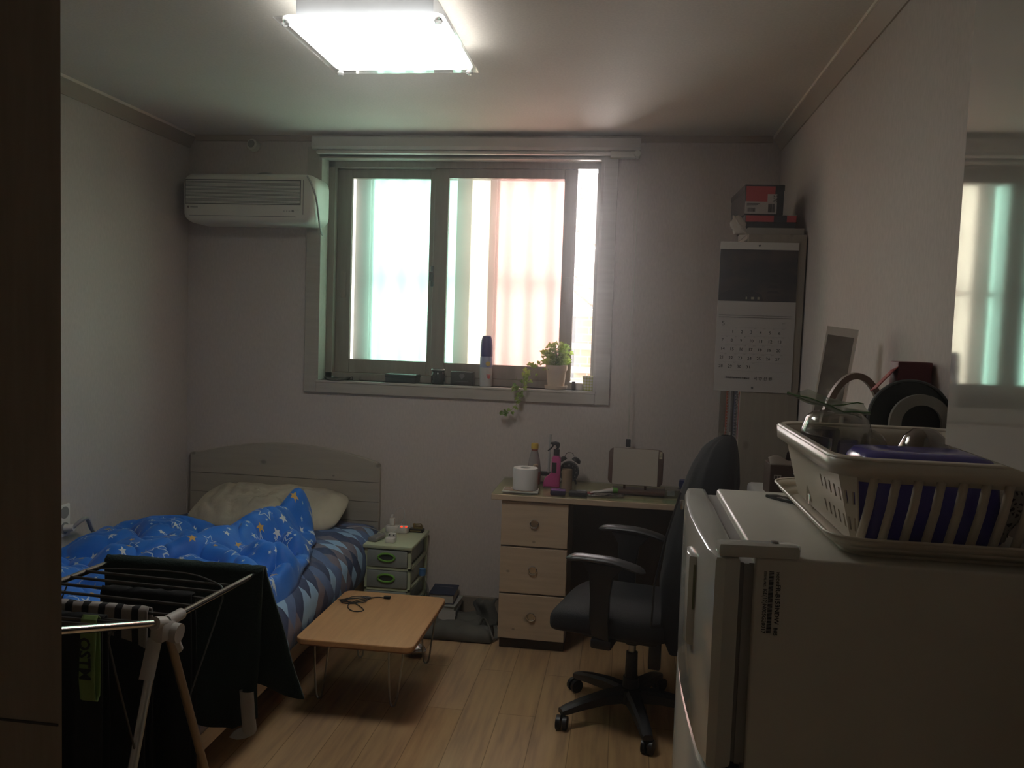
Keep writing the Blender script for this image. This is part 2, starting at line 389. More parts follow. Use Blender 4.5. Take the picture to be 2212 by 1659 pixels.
# roller blind rolled up above the window
bl = thing('roller_blind', 'rolled up white roller blind cassette above the window', 'blind', (-.81, -.05, 2.42))
MB().prism([(-.018, 2.482), (-.075, 2.482), (-.082, 2.474), (-.082, 2.43), (-.07, 2.418), (-.018, 2.418)], -1.655, .033, 'yz').build('cassette', P('blind_white', (.50, .47, .43, 1), .5, var=.03), bl, smooth=False)
MB().box(-1.64, -.02, -.055, -.03, 2.397, 2.416, .006).build('bottom_rail', m_white, bl)
MB().box(-.115, .03, -.06, -.02, 2.385, 2.417, .004).cyl((.018, -.085, 2.40), (.018, -.03, 2.40), .016).build('end_bracket', m_offwhite, bl)
MB().tube([(.027, -.05, 2.40), (.030, -.05, 1.7), (.033, -.05, .985)], .0018, 6).tube([(.010, -.05, 2.40), (.020, -.05, 1.6), (.030, -.05, .985)], .0010, 6).build('cord', m_offwhite, bl)
MB().box(.022, .046, -.06, -.04, .945, .985, .004).build('cord_weight', m_black, bl)

# ------------------------------------------------------------------ ceiling lamp
lamp = thing('ceiling_lamp', 'square frosted glass ceiling lamp switched on', 'lamp', (-.81, -1.59, 2.5))
LX0, LX1, LY0, LY1 = -1.075, -.552, -1.865, -1.325
MB().box(LX0+.05, LX1-.05, LY0+.05, LY1-.05, 2.43, 2.5, .004).build('base', P('lamp_base', (.55, .57, .60, 1), .3), lamp, smooth=False)
T = NT('lamp_diffuser'); uv = T.co('Generated'); sx = T.n('ShaderNodeSeparateXYZ'); T.put(sx.inputs[0], uv)
e = T.n('ShaderNodeEmission'); e.inputs[0].default_value = (1, .99, .95, 1)
dx = T.math('ABSOLUTE', T.math('SUBTRACT', sx.outputs[0], .5)); dy = T.math('ABSOLUTE', T.math('SUBTRACT', sx.outputs[1], .5))
mxx = T.math('MAXIMUM', dx, dy); e.inputs[1].default_value = 4
T.put(e.inputs[1], T.ramp(mxx, [(.34, (16,)*3+(1,)), (.47, (4.0,)*3+(1,))]))
T.t.links.new(e.outputs[0], T.out.inputs[0])
MB().prism(rrect(LX1-LX0-.03, LY1-LY0-.03, .03, 5, (LX0+LX1)/2, (LY0+LY1)/2), 2.421, 2.427, 'xy').build('diffuser', T.m, lamp, smooth=False)
MB().box(LX0, LX1, LY0, LY1, 2.414, 2.420, .001).build('glass_plate', clearglass('lamp_glass', (1, 1, 1, 1), .1), lamp, smooth=False)
for x in (LX0+.028, LX1-.028):
    for y in (LY0+.028, LY1-.028):
        MB().lathe([(0, -.016), (.010, -.014), (.013, -.008), (.010, 0), (.006, .002), (.006, .012)], (x, y, 2.414), 12).build('corner_knob', P('knob_acrylic', (.8, .8, .78, 1), .15, trans=.5, var=0), lamp)

# ------------------------------------------------------------------ air conditioner
ac = thing('air_conditioner', 'white wall mounted air conditioner left of the window', 'air conditioner', (-1.94, 0, 2.14))
ax0, ax1, az0, az1 = -2.305, -1.585, 2.015, 2.268
body = MB()
secs = [(0, 0, 0), (-.02, 0, 0), (-.15, 0, 0), (-.18, .006, .004), (-.196, .018, .016), (-.2, .03, .03)]
rings = []
for y, ins, ins2 in secs:
    pts = rrect(ax1-ax0-2*ins, az1-az0-2*ins2, .055-ins*.6, 6, (ax0+ax1)/2, (az0+az1)/2)
    rings.append([body.b.verts.new((p[0], y, p[1])) for p in pts])
for A, B in zip(rings, rings[1:]):
    for k in range(len(A)): body.b.faces.new((A[k], A[(k+1) % len(A)], B[(k+1) % len(A)], B[k]))
body.b.faces.new(rings[0]); body.b.faces.new(rings[-1][::-1])
m_ac = P('ac_white', (.72, .70, .62, 1), .4, var=.03)
body.build('body', m_ac, ac)
gr = MB()
for i in range(19):
    z = 2.112+i*.0062
    gr.box(ax0+.028, ax1-.078, -.2045, -.199, z, z+.0032)
gr.build('intake_grille', P('ac_grille', (.80, .78, .70, 1), .5), ac, smooth=False)
MB().box(ax0+.024, ax1-.074, -.2012, -.199, 2.108, 2.233).build('grille_backing', P('ac_dark', (.10, .10, .095, 1), .7), ac, smooth=False)
MB().box(ax1-.062, ax1-.060, -.2012, -.198, 2.06, 2.235).build('panel_seam', m_dark, ac, smooth=False)
MB().box(ax0+.045, ax1-.10, -.2012, -.198, 2.048, 2.0505).build('louver_gap', P('ac_gap', (.2, .2, .19, 1), .6), ac, smooth=False)
MB().cyl((ax0+.04, -.2, 2.092), (ax0+.04, -.202, 2.092), .0055).build('emblem', P('emblem_red', (.18, .10, .09, 1), .5), ac)
text([('WHISEN', 0, 0, .011, 'LEFT')], 'brand_lettering', m_dark, ac, FRONT, (ax0+.05, -.2003, 2.088))
MB().cyl((-1.70, -.2, 2.078), (-1.70, -.203, 2.078), .006).box(-1.75, -1.744, -.202, -.199, 2.076, 2.079).box(-1.735, -1.729, -.202, -.199, 2.076, 2.079).box(-1.722, -1.714, -.202, -.199, 2.076, 2.079).box(-1.69, -1.668, -.202, -.199, 2.083, 2.0845).build('indicator_panel', P('ac_ind', (.25, .25, .24, 1), .5), ac)
MB().tube([(-1.66, -.10, 2.27), (-1.635, -.19, 2.26), (-1.60, -.212, 2.22), (-1.578, -.20, 2.15), (-1.574, -.18, 2.08), (-1.585, -.12, 2.0), (-1.61, -.02, 1.98)], .005, 8, smooth=2).build('power_cable', P('cable_grey', (.36, .36, .34, 1), .5), ac)
MB().tube([(-1.98, -.02, 2.29), (-1.93, -.05, 2.295), (-1.88, -.08, 2.29), (-1.84, -.1, 2.265)], .006, 8, smooth=2).build('drain_hose', bpy.data.materials['cable_grey'], ac)
sv = thing('pipe_cap', 'round white cap on the wall above the air conditioner', 'wall cap', (-2.0, 0, 2.447))
MB().cyl((-2.0, 0, 2.443), (-2.003, -.035, 2.447), .031, .029, 20).build('ring', m_ac, sv)
MB().cyl((-2.006, -.034, 2.449), (-2.006, -.039, 2.449), .02, .018, 20).build('face', P('cap_grey', (.30, .30, .28, 1), .5), sv)

# ------------------------------------------------------------------ things on the window sill
sz = WZ0
gd = thing('glass_dish', 'small clear glass dish at the left end of the window sill', 'dish', (-1.52, .03, sz))
m_glass = P('clear_glass', (1, 1, 1, 1), .02, trans=1, var=0)
MB().lathe([(0, 0), (.06, 0), (.075, .014), (.072, .015), (.058, .003), (0, .003)], (-1.53, .03, sz), 24).build('plate', m_glass, gd)
MB().lathe([(0, 0), (.022, 0), (.024, .022), (.021, .022), (.019, .003), (0, .003)], (-1.425, .03, sz), 16).build('cup', m_glass, gd)
m_bbox = P('black_card', (.022, .026, .026, 1), .35)
b_ = thing('black_box', 'wide flat black gift box on the window sill', 'box', (-1.17, .03, sz))
MB().box(-1.252, -1.088, -.012, .08, sz, sz+.03, .002).build('box_base', m_bbox, b_)
MB().box(-1.255, -1.085, -.015, .083, sz+.028, sz+.046, .003).build('box_lid', m_bbox, b_)
b_ = thing('black_jar', 'round black jar with a flat lid on the window sill', 'jar', (-.977, .035, sz))
MB().lathe([(0, 0), (.032, 0), (.037, .008), (.038, .04), (.032, .068), (.03, .07), (0, .07)], (-.977, .035, sz)).build('jar_body', P('black_gloss', (.018, .02, .022, 1), .12), b_)
MB().lathe([(0, .07), (.037, .07), (.039, .075), (.036, .081), (0, .082)], (-.977, .035, sz)).build('jar_lid', P('grey_lid', (.2, .21, .21, 1), .25, metal=.5), b_)
b_ = thing('emblem_box', 'small black box with a pale leaf emblem on the window sill', 'box', (-.847, .04, sz))
MB().box(-.907, -.787, .02, .07, sz, sz+.072, .003).build('box', m_bbox, b_)
MB().prism([(-.862, sz+.05), (-.852, sz+.062), (-.838, sz+.06), (-.83, sz+.05), (-.84, sz+.038), (-.848, sz+.03), (-.853, sz+.04)], .0185, .02, 'xz').box(-.885, -.81, .0185, .02, sz+.018, sz+.020).build('emblem', P('emblem_grey', (.16, .16, .16, 1), .4), b_)
c_ = thing('spray_can', 'tall white spray can with a blue cap on the window sill', 'spray can', (-.72, .03, sz))
MB().lathe([(0, 0), (.031, 0), (.0325, .006), (.0325, .15), (.030, .158), (0, .158)], (-.72, .03, sz)).build('can', P('can_white', (.55, .55, .53, 1), .3), c_)
MB().lathe([(.0325, .10), (.0333, .10), (.0333, .15), (.031, .158)], (-.72, .03, sz)).build('printed_band', P('can_band', (.30, .36, .55, 1), .3), c_)
MB().lathe([(.031, .156), (.0325, .16), (.032, .21), (.028, .245), (.022, .262), (.015, .266), (0, .266)], (-.72, .03, sz)).build('cap', P('cap_blue', (.035, .055, .22, 1), .35), c_)
MB().cyl((-.705, -.002, sz+.12), (-.705, -.0045, sz+.12), .012).build('yellow_mark', P('mark_y', (.7, .5, .1, 1), .5), c_)
MB().cyl((-.70, .0, sz+.05), (-.70, -.0035, sz+.05), .008).box(-.712, -.69, -.004, -.001, sz+.06, sz+.064).build('red_mark', P('mark_r', (.6, .12, .1, 1), .5), c_)
# ivy
iv = thing('potted_ivy', 'ivy in a cream pot with a trailing stem on the window sill', 'plant', (-.35, .03, sz))
m_pot = P('cream_pot', (.62, .50, .38, 1), .6, var=.05, bump=(60, .2))
MB().lathe([(0, 0), (.052, 0), (.058, .004), (.060, .02), (.056, .02), (.05, .008), (0, .008)], (-.35, .03, sz)).build('saucer', m_pot, iv)
MB().lathe([(0, .008), (.042, .008), (.052, .10), (.0565, .10), (.057, .126), (.052, .126), (.05, .112), (0, .112)], (-.35, .03, sz)).build('pot', m_pot, iv)
m_leaf = NT('ivy_leaf'); tr = m_leaf.n('ShaderNodeBsdfTranslucent'); ob = m_leaf.noise(m_leaf.co(), 14, 2)
cl = m_leaf.ramp(ob, [(.35, (.10, .24, .035, 1)), (.65, (.42, .56, .12, 1))]); m_leaf.put(m_leaf.p.inputs['Base Color'], cl); m_leaf.put(tr.inputs[0], cl); m_leaf.p.inputs['Roughness'].default_value = .35
mx = m_leaf.n('ShaderNodeMixShader'); mx.inputs[0].default_value = .45; m_leaf.t.links.new(m_leaf.p.outputs[0], mx.inputs[1]); m_leaf.t.links.new(tr.outputs[0], mx.inputs[2]); m_leaf.t.links.new(mx.outputs[0], m_leaf.out.inputs[0]); m_leaf = m_leaf.m
LEAF = [(0, 0), (.22, -.12), (.5, .02), (.36, .22), (.56, .5), (.26, .48), (0, 1.0), (-.26, .48), (-.56, .5), (-.36, .22), (-.5, .02), (-.22, -.12)]
def leaf(mb, p, s, d, nrm):
    d = d.normalized(); sd = d.cross(nrm).normalized(); nn = sd.cross(d)
    c = mb.b.verts.new(p+d*s*.3-nn*s*.08)
    vs_ = [mb.b.verts.new(p+sd*a*s+d*b*s+nn*abs(a)*s*.25) for a, b in LEAF]
    for i in range(len(vs_)): mb.b.faces.new((c, vs_[i], vs_[(i+1) % len(vs_)]))
fol = MB(); stems = MB()
rnd = random.Random(3); top = V((-.35, .03, sz+.115))
for i in range(230):
    a = rnd.uniform(0, 2*PI); el = rnd.uniform(.05, 1.45); R_ = rnd.uniform(.012, .075)*(1.15 if el > .6 else .95)
    p = top+V((math.cos(a)*math.cos(el)*R_*1.05, math.sin(a)*math.cos(el)*R_*.8, math.sin(el)*R_*1.45+.01))
    d = V((math.cos(a), math.sin(a)*.7, rnd.uniform(-.5, .4)))
    leaf(fol, p, rnd.uniform(.018, .032), d, V((rnd.uniform(-.5, .5), -.8, rnd.uniform(.2, .8))))
    if i % 4 == 0: stems.tube([top+V((0, 0, -.005)), (top+p)/2+V((0, 0, .01)), p], .0012, 5)
trail = [top+V((-.03, -.01, .03)), V((-.42, -.0, sz+.13)), V((-.47, -.03, sz+.10)), V((-.51, -.045, sz+.05)), V((-.525, -.05, sz-.0)), V((-.53, -.05, sz-.05)), V((-.55, -.05, sz-.10)), V((-.60, -.05, sz-.128)), V((-.625, -.05, sz-.118))]
stems.tube(trail, .0011, 5, smooth=2)
def along(t):
    t *= len(trail)-1; i = min(int(t), len(trail)-2); return trail[i].lerp(trail[i+1], t-i)
for i in range(84):
    t = i/83; p = along(t)
    if .62 < t < .80 and i % 3: continue
    if t > .9 and i % 2: continue
    sp = .036 if t < .55 else .012
    q = p+V((rnd.uniform(-1, 1)*sp, rnd.uniform(-1, .4)*.02, rnd.uniform(-1, 1)*sp))
    leaf(fol, q, rnd.uniform(.016, .027)*(1 if t < .62 else .8), V((rnd.uniform(-1, 1), -.3, rnd.uniform(-1, .2))), V((rnd.uniform(-.4, .4), -1, rnd.uniform(0, .5))))
fol.build('foliage', m_leaf, iv, smooth=False); stems.build('stem', P('stem', (.22, .24, .08, 1), .6), iv)
one('lighter', 'small dark upright lighter between the ivy pot and the gingham cup', 'lighter', MB().box(-.268, -.248, .02, .032, sz, sz+.045, .003), m_dark, loc=(-.258, .026, sz))
one('plastic_cup', 'small translucent white cup beside the gingham cup', 'cup', MB().lathe([(0, 0), (.018, 0), (.023, .035), (.021, .035), (.016, .002), (0, .002)], (-.226, .035, sz)), P('milky', (.7, .62, .52, 1), .5), loc=(-.226, .035, sz))
T = NT('gingham'); uvn = T.co('Object'); s_ = T.n('ShaderNodeSeparateXYZ'); T.put(s_.inputs[0], uvn)
cx = T.math('GREATER_THAN', T.math('SINE', T.math('MULTIPLY', s_.outputs[0], 420)), 0); cz = T.math('GREATER_THAN', T.math('SINE', T.math('MULTIPLY', s_.outputs[2], 420)), 0)
T.put(T.p.inputs['Base Color'], T.ramp(T.math('MULTIPLY', T.math('ADD', cx, cz), .5), [(0, (.75, .72, .55, 1)), (.5, (.62, .60, .25, 1)), (1, (.48, .50, .08, 1))]))
one('paper_cup', 'yellow gingham paper cup at the right end of the window sill', 'cup', MB().lathe([(0, 0), (.027, 0), (.0355, .074), (.037, .076), (.034, .076), (.026, .003), (0, .003)], (-.179, .03, sz)), T.m, loc=(-.179, .03, sz))
# ------------------------------------------------------------------ bed
bed = thing('bed', 'single bed with an arched whitewashed pine headboard', 'bed', (-1.8, -1.0, 0))
pts = [(-2.335, .10), (-1.262, .10), (-1.262, .755), (-1.268, .778), (-1.285, .79)]
for i in range(1, 15):
    t = i/15; x = -1.285+(-2.335+1.285)*t; pts.append((x, .79+(.863-.79)*(1-((x+1.79)/.505)**2)))
pts.append((-2.335, .788))
MB().prism(pts, -.035, -.004, 'xz', .004).build('headboard', m_pineh, bed, smooth=False)
sm = MB()
for z in (.47, .575, .68): sm.box(-2.33, -1.264, -.0362, -.034, z, z+.0022)
sm.build('board_seam', P('seam', (.13, .11, .09, 1), .8), bed, smooth=False)
m_rail = wood('pine_rail', (.40, .30, .20, 1), (.47, .36, .25, 1), 1, knots=.5, flat=0)
MB().box(-1.285, -1.258, -2.03, -.035, .165, .275, .003).build('side_rail', m_rail, bed, smooth=False)
MB().box(-2.335, -2.31, -2.03, -.035, .165, .275, .003).build('side_rail', m_rail, bed, smooth=False)
MB().box(-2.31, -1.285, -2.03, -2.005, .165, .275, .003).build('foot_rail', m_rail, bed, smooth=False)
MB().box(-2.31, -1.285, -2.005, -.035, .225, .245).build('slat_base', m_rail, bed, smooth=False)
for x, y in ((-1.33, -1.98), (-2.30, -1.98), (-1.33, -.12), (-2.30, -.12)):
    MB().box(x-.03, x+.03, y-.03, y+.03, 0, .225, .003).build('leg', m_rail, bed, smooth=False)
one('pine_board', 'pale pine board standing on edge on the floor beneath the bed foot', 'board', MB().box(-1.44, -1.395, -2.45, -1.69, 0, .105, .003), m_rail, loc=(-1.42, -2.0, 0), smooth=False)
# quilted pad over the mattress
T = NT('plaid_quilt'); uv = T.co('UV'); s_ = T.n('ShaderNodeSeparateXYZ'); T.put(s_.inputs[0], uv)
wob = T.math('MULTIPLY', T.math('SUBTRACT', T.noise(uv, 6, 2), .5), .35)
a = T.math('ADD', T.math('ADD', T.math('DIVIDE', s_.outputs[0], .115), T.math('DIVIDE', s_.outputs[1], .075)), wob)
b = T.math('SUBTRACT', T.math('DIVIDE', s_.outputs[0], .115), T.math('DIVIDE', s_.outputs[1], .075))
cb = T.n('ShaderNodeCombineXYZ'); T.put(cb.inputs[0], T.math('FLOOR', a)); T.put(cb.inputs[1], T.math('FLOOR', b))
wn = T.n('ShaderNodeTexWhiteNoise', noise_dimensions='2D'); T.put(wn.inputs[0], cb.outputs[0])
col = T.ramp(wn.outputs[0], [(0, (.055, .075, .15, 1)), (.24, (.12, .18, .34, 1)), (.46, (.20, .18, .22, 1)), (.62, (.30, .48, .68, 1)), (.88, (.09, .10, .17, 1))], True)
T.put(T.p.inputs['Base Color'], T.mix(.08, col, T.ramp(T.noise(uv, 30, 4), [(.3, (.05, .07, .1, 1)), (.7, (.3, .35, .45, 1))])))
T.p.inputs['Roughness'].default_value = .8; T.p.inputs['Specular IOR Level'].default_value = .2
T.bump(T.noise(uv, 16, 4), .35, .006); m_plaid = T.m
mat_ = thing('mattress', 'mattress with a blue grey diamond patterned quilted pad', 'mattress', (-1.8, -1.0, .275))
prof = [(-2.33, .30), (-2.335, .40), (-2.30, .462), (-2.1, .474), (-1.8, .476), (-1.5, .474), (-1.34, .468), (-1.285, .452), (-1.253, .42), (-1.240, .37), (-1.238, .33), (-1.243, .29), (-1.252, .262)]
P_ = [V((x, 0, z)) for x, z in prof]; cum = [0]
for p, q in zip(P_, P_[1:]): cum.append(cum[-1]+(q-p).length)
Lp = cum[-1]
def padf(u, v):
    d = u*Lp; k = 0
    while k < len(cum)-2 and cum[k+1] < d: k += 1
    t = (d-cum[k])/(cum[k+1]-cum[k]); p = P_[k].lerp(P_[k+1], t); y = -.04-v*2.0
    nx = noise.noise(V((d*7, y*7, 0)))*.010+noise.noise(V((d*2.5, y*2.5, 4)))*.012
    e = min(1, (1-v)*14); ee = min(1, v*14)
    drop = (1-math.sqrt(max(0, 1-(1-min(e, ee))**2)))*.05
    if p.z > .42: p.z += nx-drop
    else: p.x += abs(nx)*.9 if p.x > -1.5 else 0
    return (p.x, y, p.z)
pd = MB(); pd.grid(60, 110, padf, (Lp, 2.0)); pd.build('quilted_pad', m_plaid, mat_, solid=.02, angle=180)
MB().box(-2.30, -1.275, -2.0, -.06, .25, .44, .03, 3).build('mattress_core', P('mattress_cloth', (.3, .32, .36, 1), .8), mat_)
MB().tube([(-1.244+.006*noise.noise(V((0, i*.9, 0))), -.05-i*.0495, .266+.005*noise.noise(V((i*1.1, 0, 3)))) for i in range(41)], [.011, .014, .010, .013, .011, .014, .012], 8).build('piping', m_plaid, mat_)
# pillow
def pillow(mb, c, sx, sy, sz_, tilt):
    Rm = X3(tilt, 0, .02)
    def f(u, v):
        th = u*2*PI; ph = (v-.5)*PI
        cs = lambda a, e: math.copysign(abs(math.cos(a))**e, math.cos(a)); sn = lambda a, e: math.copysign(abs(math.sin(a))**e, math.sin(a))
        x = cs(ph, .9)*cs(th, .45); y = cs(ph, .9)*sn(th, .45); z = sn(ph, 1.0)
        z *= (1-.35*max(abs(x), abs(y))**4)
        n_ = noise.noise(V((x*3.0+y*2.2, y*1.1-x*.6, z)))*.16 - .30*max(0, .5-abs(noise.noise(V((x*5+5, y*1.6+x, 1)))*3))
        p = V((x*sx, y*sy, z*sz_*(1+n_*(1.6 if z > 0 else .2))))
        return V(c)+Rm@p
    mb.grid(110, 60, f, (1, 1), True)
T = NT('pillow_cotton'); co = T.co(); wv = T.noise(co, 9, 3, (2.2, .5, 1)); T.put(T.p.inputs['Base Color'], T.ramp(T.noise(co, 5, 2), [(.3, (.40, .35, .27, 1)), (.7, (.52, .47, .36, 1))])); T.p.inputs['Roughness'].default_value = .85
T.bump(wv, .6, .012)
pm = MB(); pillow(pm, (-1.785, -.235, .555), .395, .20, .088, .33)
one('pillow', 'cream crumpled pillow leaning on the headboard', 'pillow', pm, T.m, loc=(-1.785, -.235, .49), angle=180)
# star comforter
T = NT('star_comforter'); uv = T.co('UV')
def stars(T, cell, seed, size, jit, gate, outline=False):
    s_ = T.n('ShaderNodeVectorMath', operation='SCALE'); T.put(s_.inputs[0], uv); s_.inputs[3].default_value = 1/cell
    of = T.n('ShaderNodeVectorMath', operation='ADD'); T.put(of.inputs[0], s_.outputs[0]); of.inputs[1].default_value = (seed*.37, seed*.61, 0)
    fl = T.n('ShaderNodeVectorMath', operation='FLOOR'); T.put(fl.inputs[0], of.outputs[0])
    fr = T.n('ShaderNodeVectorMath', operation='FRACTION'); T.put(fr.inputs[0], of.outputs[0])
    wn = T.n('ShaderNodeTexWhiteNoise', noise_dimensions='2D'); T.put(wn.inputs[0], fl.outputs[0])
    sp = T.n('ShaderNodeSeparateColor'); T.put(sp.inputs[0], wn.outputs['Color']); sx = T.n('ShaderNodeSeparateXYZ'); T.put(sx.inputs[0], fr.outputs[0])
    x = T.math('SUBTRACT', T.math('SUBTRACT', sx.outputs[0], .5), T.math('MULTIPLY', T.math('SUBTRACT', sp.outputs[0], .5), jit))
    y = T.math('SUBTRACT', T.math('SUBTRACT', sx.outputs[1], .5), T.math('MULTIPLY', T.math('SUBTRACT', sp.outputs[1], .5), jit))
    r = T.math('DIVIDE', T.math('SQRT', T.math('ADD', T.math('MULTIPLY', x, x), T.math('MULTIPLY', y, y))), T.math('MULTIPLY', T.math('ADD', T.math('MULTIPLY', sp.outputs[2], .6), .7), size))
    an = T.math('PINGPONG', T.math('ADD', T.math('ARCTAN2', y, x), T.math('MULTIPLY', sp.outputs[2], 9)), PI/5)
    f = T.math('ADD', T.math('MULTIPLY', T.math('SUBTRACT', T.math('MULTIPLY', r, T.math('COSINE', an)), 1), .247), T.math('MULTIPLY', T.math('MULTIPLY', r, T.math('SINE', an)), .66))
    ins = T.math('LESS_THAN', f, 0)
    if outline: ins = T.math('MULTIPLY', ins, T.math('GREATER_THAN', f, -.055))
    g = T.math('LESS_THAN', wn.outputs[0], gate)
    return T.math('MULTIPLY', ins, g), sp.outputs[1]
n1, r1 = stars(T, .095, 1, .19, .5, .95); n2, r2 = stars(T, .16, 5, .27, .3, .6, True); n3, r3 = stars(T, .06, 9, .15, .6, .35)
base = T.ramp(T.noise(uv, 4, 2), [(.3, (.010, .135, .55, 1)), (.7, (.016, .18, .68, 1))])
c1 = T.mix(T.math('GREATER_THAN', r1, .68), (.62, .66, .70, 1), (.62, .36, .10, 1))
col = T.mix(n3, base, (.45, .55, .68, 1)); col = T.mix(n2, col, (.50, .58, .68, 1)); col = T.mix(n1, col, c1)
T.put(T.p.inputs['Base Color'], col); T.p.inputs['Roughness'].default_value = .55; T.p.inputs['Specular IOR Level'].default_value = .3; T.p.inputs['Sheen Weight'].default_value = .15
T.bump(T.noise(uv, 14, 3), .3, .006); m_star = T.m
def lerp(pts, t):
    for (a, va), (b, vb) in zip(pts, pts[1:]):
        if t <= b: return va+(vb-va)*max(0, (t-a)/(b-a))
    return pts[-1][1]
right_edge = [(-2.05, -1.14), (-1.75, -1.145), (-1.58, -1.16), (-1.4, -1.20), (-1.11, -1.265), (-.85, -1.33), (-.62, -1.40), (-.47, -1.47), (-.38, -1.52)]
def comf(u, v):
    # v: 0 top .. 1 foot ; u: 0 wall .. 1 right hem
    xl = -2.325 + .03*noise.noise(V((0, v*6, 2)))
    ytop = -.66+.30*min(1, max(0, (u-.15)/.8))**1.3 + .04*math.sin(u*9) + .03*noise.noise(V((u*7, 0, 8)))
    y = ytop+(-1.88-ytop)*v
    xr = lerp(right_edge, y)+.018*noise.noise(V((y*9, 1, 1)))
    x = xl+(xr-xl)*u
    nb = noise.noise(V((x*4.6, y*4.6, .3))); nb2 = noise.noise(V((x*10+3, y*10, 1.7))); nc = noise.noise(V((x*2.2, y*2.2, 5)))
    cr = abs(noise.noise(V((x*7+y*3, y*8-x*2, 7)))); puff = .075*min(1, abs(nb)*2.6)**.6+.020*nb2+.03*nc-.016*max(0, 1-cr*7)-.02
    e = min(u*10, (1-u)*9, v*9, 1); e = math.sqrt(max(0, 1-(1-e)**2))
    z = .497+(puff+.028)*e
    # rolled fold from the pillow down towards the foot
    fx = lerp([(-1.35, -1.78), (-1.15, -1.68), (-.85, -1.60), (-.5, -1.545), (-.35, -1.54)], y)
    amp = lerp([(-1.5, .0), (-1.2, .05), (-.85, .09), (-.55, .135), (-.42, .13), (-.36, .05)], y)
    d = x-fx; z += amp*math.exp(-(d/.075)**2)*(.85+.15*e)
    # radiating folds to the right hem
    k = math.sin((y*1.0+x*.75)*26+2.2*noise.noise(V((x*3, y*3, 9))))
    wgt = max(0, min(1, (x+1.62)/.18))*max(0, min(1, (y+1.9)/.3))
    z += .034*k*wgt*e
    if x > -1.29: # hangs over the mattress edge
        t = min(1, (x+1.29)/.14); z = z*(1-t)+(z-.20)*t if y < -.8 else z
        if y < -.8: x = x - .085*t
        z -= .0
    return (x, y, z)
cm = MB(); cm.grid(120, 120, comf, (1.15, 1.6)); one('comforter', 'bright blue rumpled comforter printed with white and orange stars', 'comforter', cm, m_star, loc=(-1.8, -1.2, .48), solid=.014, angle=180)

# wall outlet with plug and cable
ot = thing('wall_outlet', 'white double wall outlet on the left wall beside the bed', 'outlet', (XL, -1.025, .63))
MB().box(XL, XL+.012, -1.062, -.985, .56, .70, .004).build('plate', m_white, ot)
for z in (.665, .597):
    MB().cyl((XL+.010, -1.022, z), (XL+.0135, -1.022, z), .026, n=24).build('socket', P('socket_grey', (.28, .27, .25, 1), .5), ot)
pl = thing('plugged_cable', 'pale grey plug and thick cable running from the wall outlet to the bed', 'cable', (XL+.013, -1.022, .597))
MB().cyl((XL+.0135, -1.022, .597), (XL+.05, -1.015, .60), .017, .014).build('plug', m_white, pl)
MB().tube([(XL+.045, -1.015, .60), (XL+.075, -.99, .635), (XL+.07, -.95, .63), (XL+.05, -.90, .57), (XL+.045, -.83, .50), (XL+.05, -.80, .485)], .009, 8, smooth=2).build('cable', P('cable_white', (.38, .37, .34, 1), .5), pl)

# ------------------------------------------------------------------ plastic drawer tower by the bed
m_green = P('pale_green_plastic', (.52, .57, .38, 1), .4, var=.04)
m_frost = P('frosted_drawer', (.29, .31, .28, 1), .35, var=.05)
m_handle = P('lime_handle', (.15, .36, .05, 1), .35)
dt = thing('drawer_tower', 'pale green plastic drawer tower between the bed and the wall', 'drawers', (-1.11, -.2, 0))
dx0, dx1, dy0, dy1 = -1.228, -.995, -.375, -.02
MB().box(dx0-.008, dx1+.008, dy0-.01, dy1, .424, .442, .005).build('top', m_green, dt)
fr_ = MB()
for z in (.325, .222, .119, .012): fr_.box(dx0, dx1, dy0, dy0+.02, z-.006, z+.006).box(dx1-.012, dx1, dy0, dy1, z-.008, z+.008).box(dx0, dx0+.012, dy0, dy1, z-.008, z+.008)
for x in (dx0, dx1-.014):
    for y in (dy0+.002, dy1-.022): fr_.box(x, x+.014, y, y+.02, 0, .425)
fr_.build('frame', m_green, dt, smooth=False)
for z in (.333, .23, .127, .021):
    dr = MB().box(dx0+.014, dx1-.016, dy0-.006, dy1-.03, z, z+.086, .006).build('drawer', m_frost, dt)
    MB().tube([(-1.115+.041*math.cos(a*PI/16), dy0-.008, z+.05+.019*math.sin(a*PI/16)) for a in range(32)], .0055, 8, closed=True).build('handle', m_handle, dr)
    MB().prism([(-1.115+.038*math.cos(a*PI/12), z+.05+.016*math.sin(a*PI/12)) for a in range(24)], dy0-.0075, dy0-.005, 'xz').build('hand_hole', P('hole', (.035, .04, .03, 1), .8), dr)
ns = .442
ps = thing('power_strip', 'white power strip with glowing red switches on the drawer tower', 'power strip', (-1.14, -.12, ns))
MB().prism(rrect(.12, .05, .02, 5, -1.14, -.11), ns, ns+.034, 'xy', .004).build('body', m_white, ps)
MB().box(-1.115, -1.105, -.135, -.128, ns+.033, ns+.039).box(-1.092, -1.082, -.132, -.125, ns+.033, ns+.037).build('switch_light', emit('red_led', (1, .06, .02, 1), 1.2), ps)
ad = thing('charger_plug', 'white upright charger plugged into the power strip', 'charger', (-1.165, -.11, ns+.034))
MB().box(-1.178, -1.152, -.124, -.098, ns+.034, ns+.075, .005).box(-1.171, -1.159, -.117, -.105, ns+.075, ns+.092, .002).build('charger_body', m_white, ad)
MB().tube([(-1.165, -.11, ns+.09), (-1.15, -.09, ns+.12), (-1.115, -.08, ns+.125), (-1.10, -.1, ns+.08), (-1.12, -.18, ns+.03), (-1.16, -.21, ns+.006), (-1.26, -.22, ns+.05), (-1.35, -.3, ns+.055)], .0022, 6, smooth=2).build('cord', P('cord_white', (.42, .41, .39, 1), .5), ad)
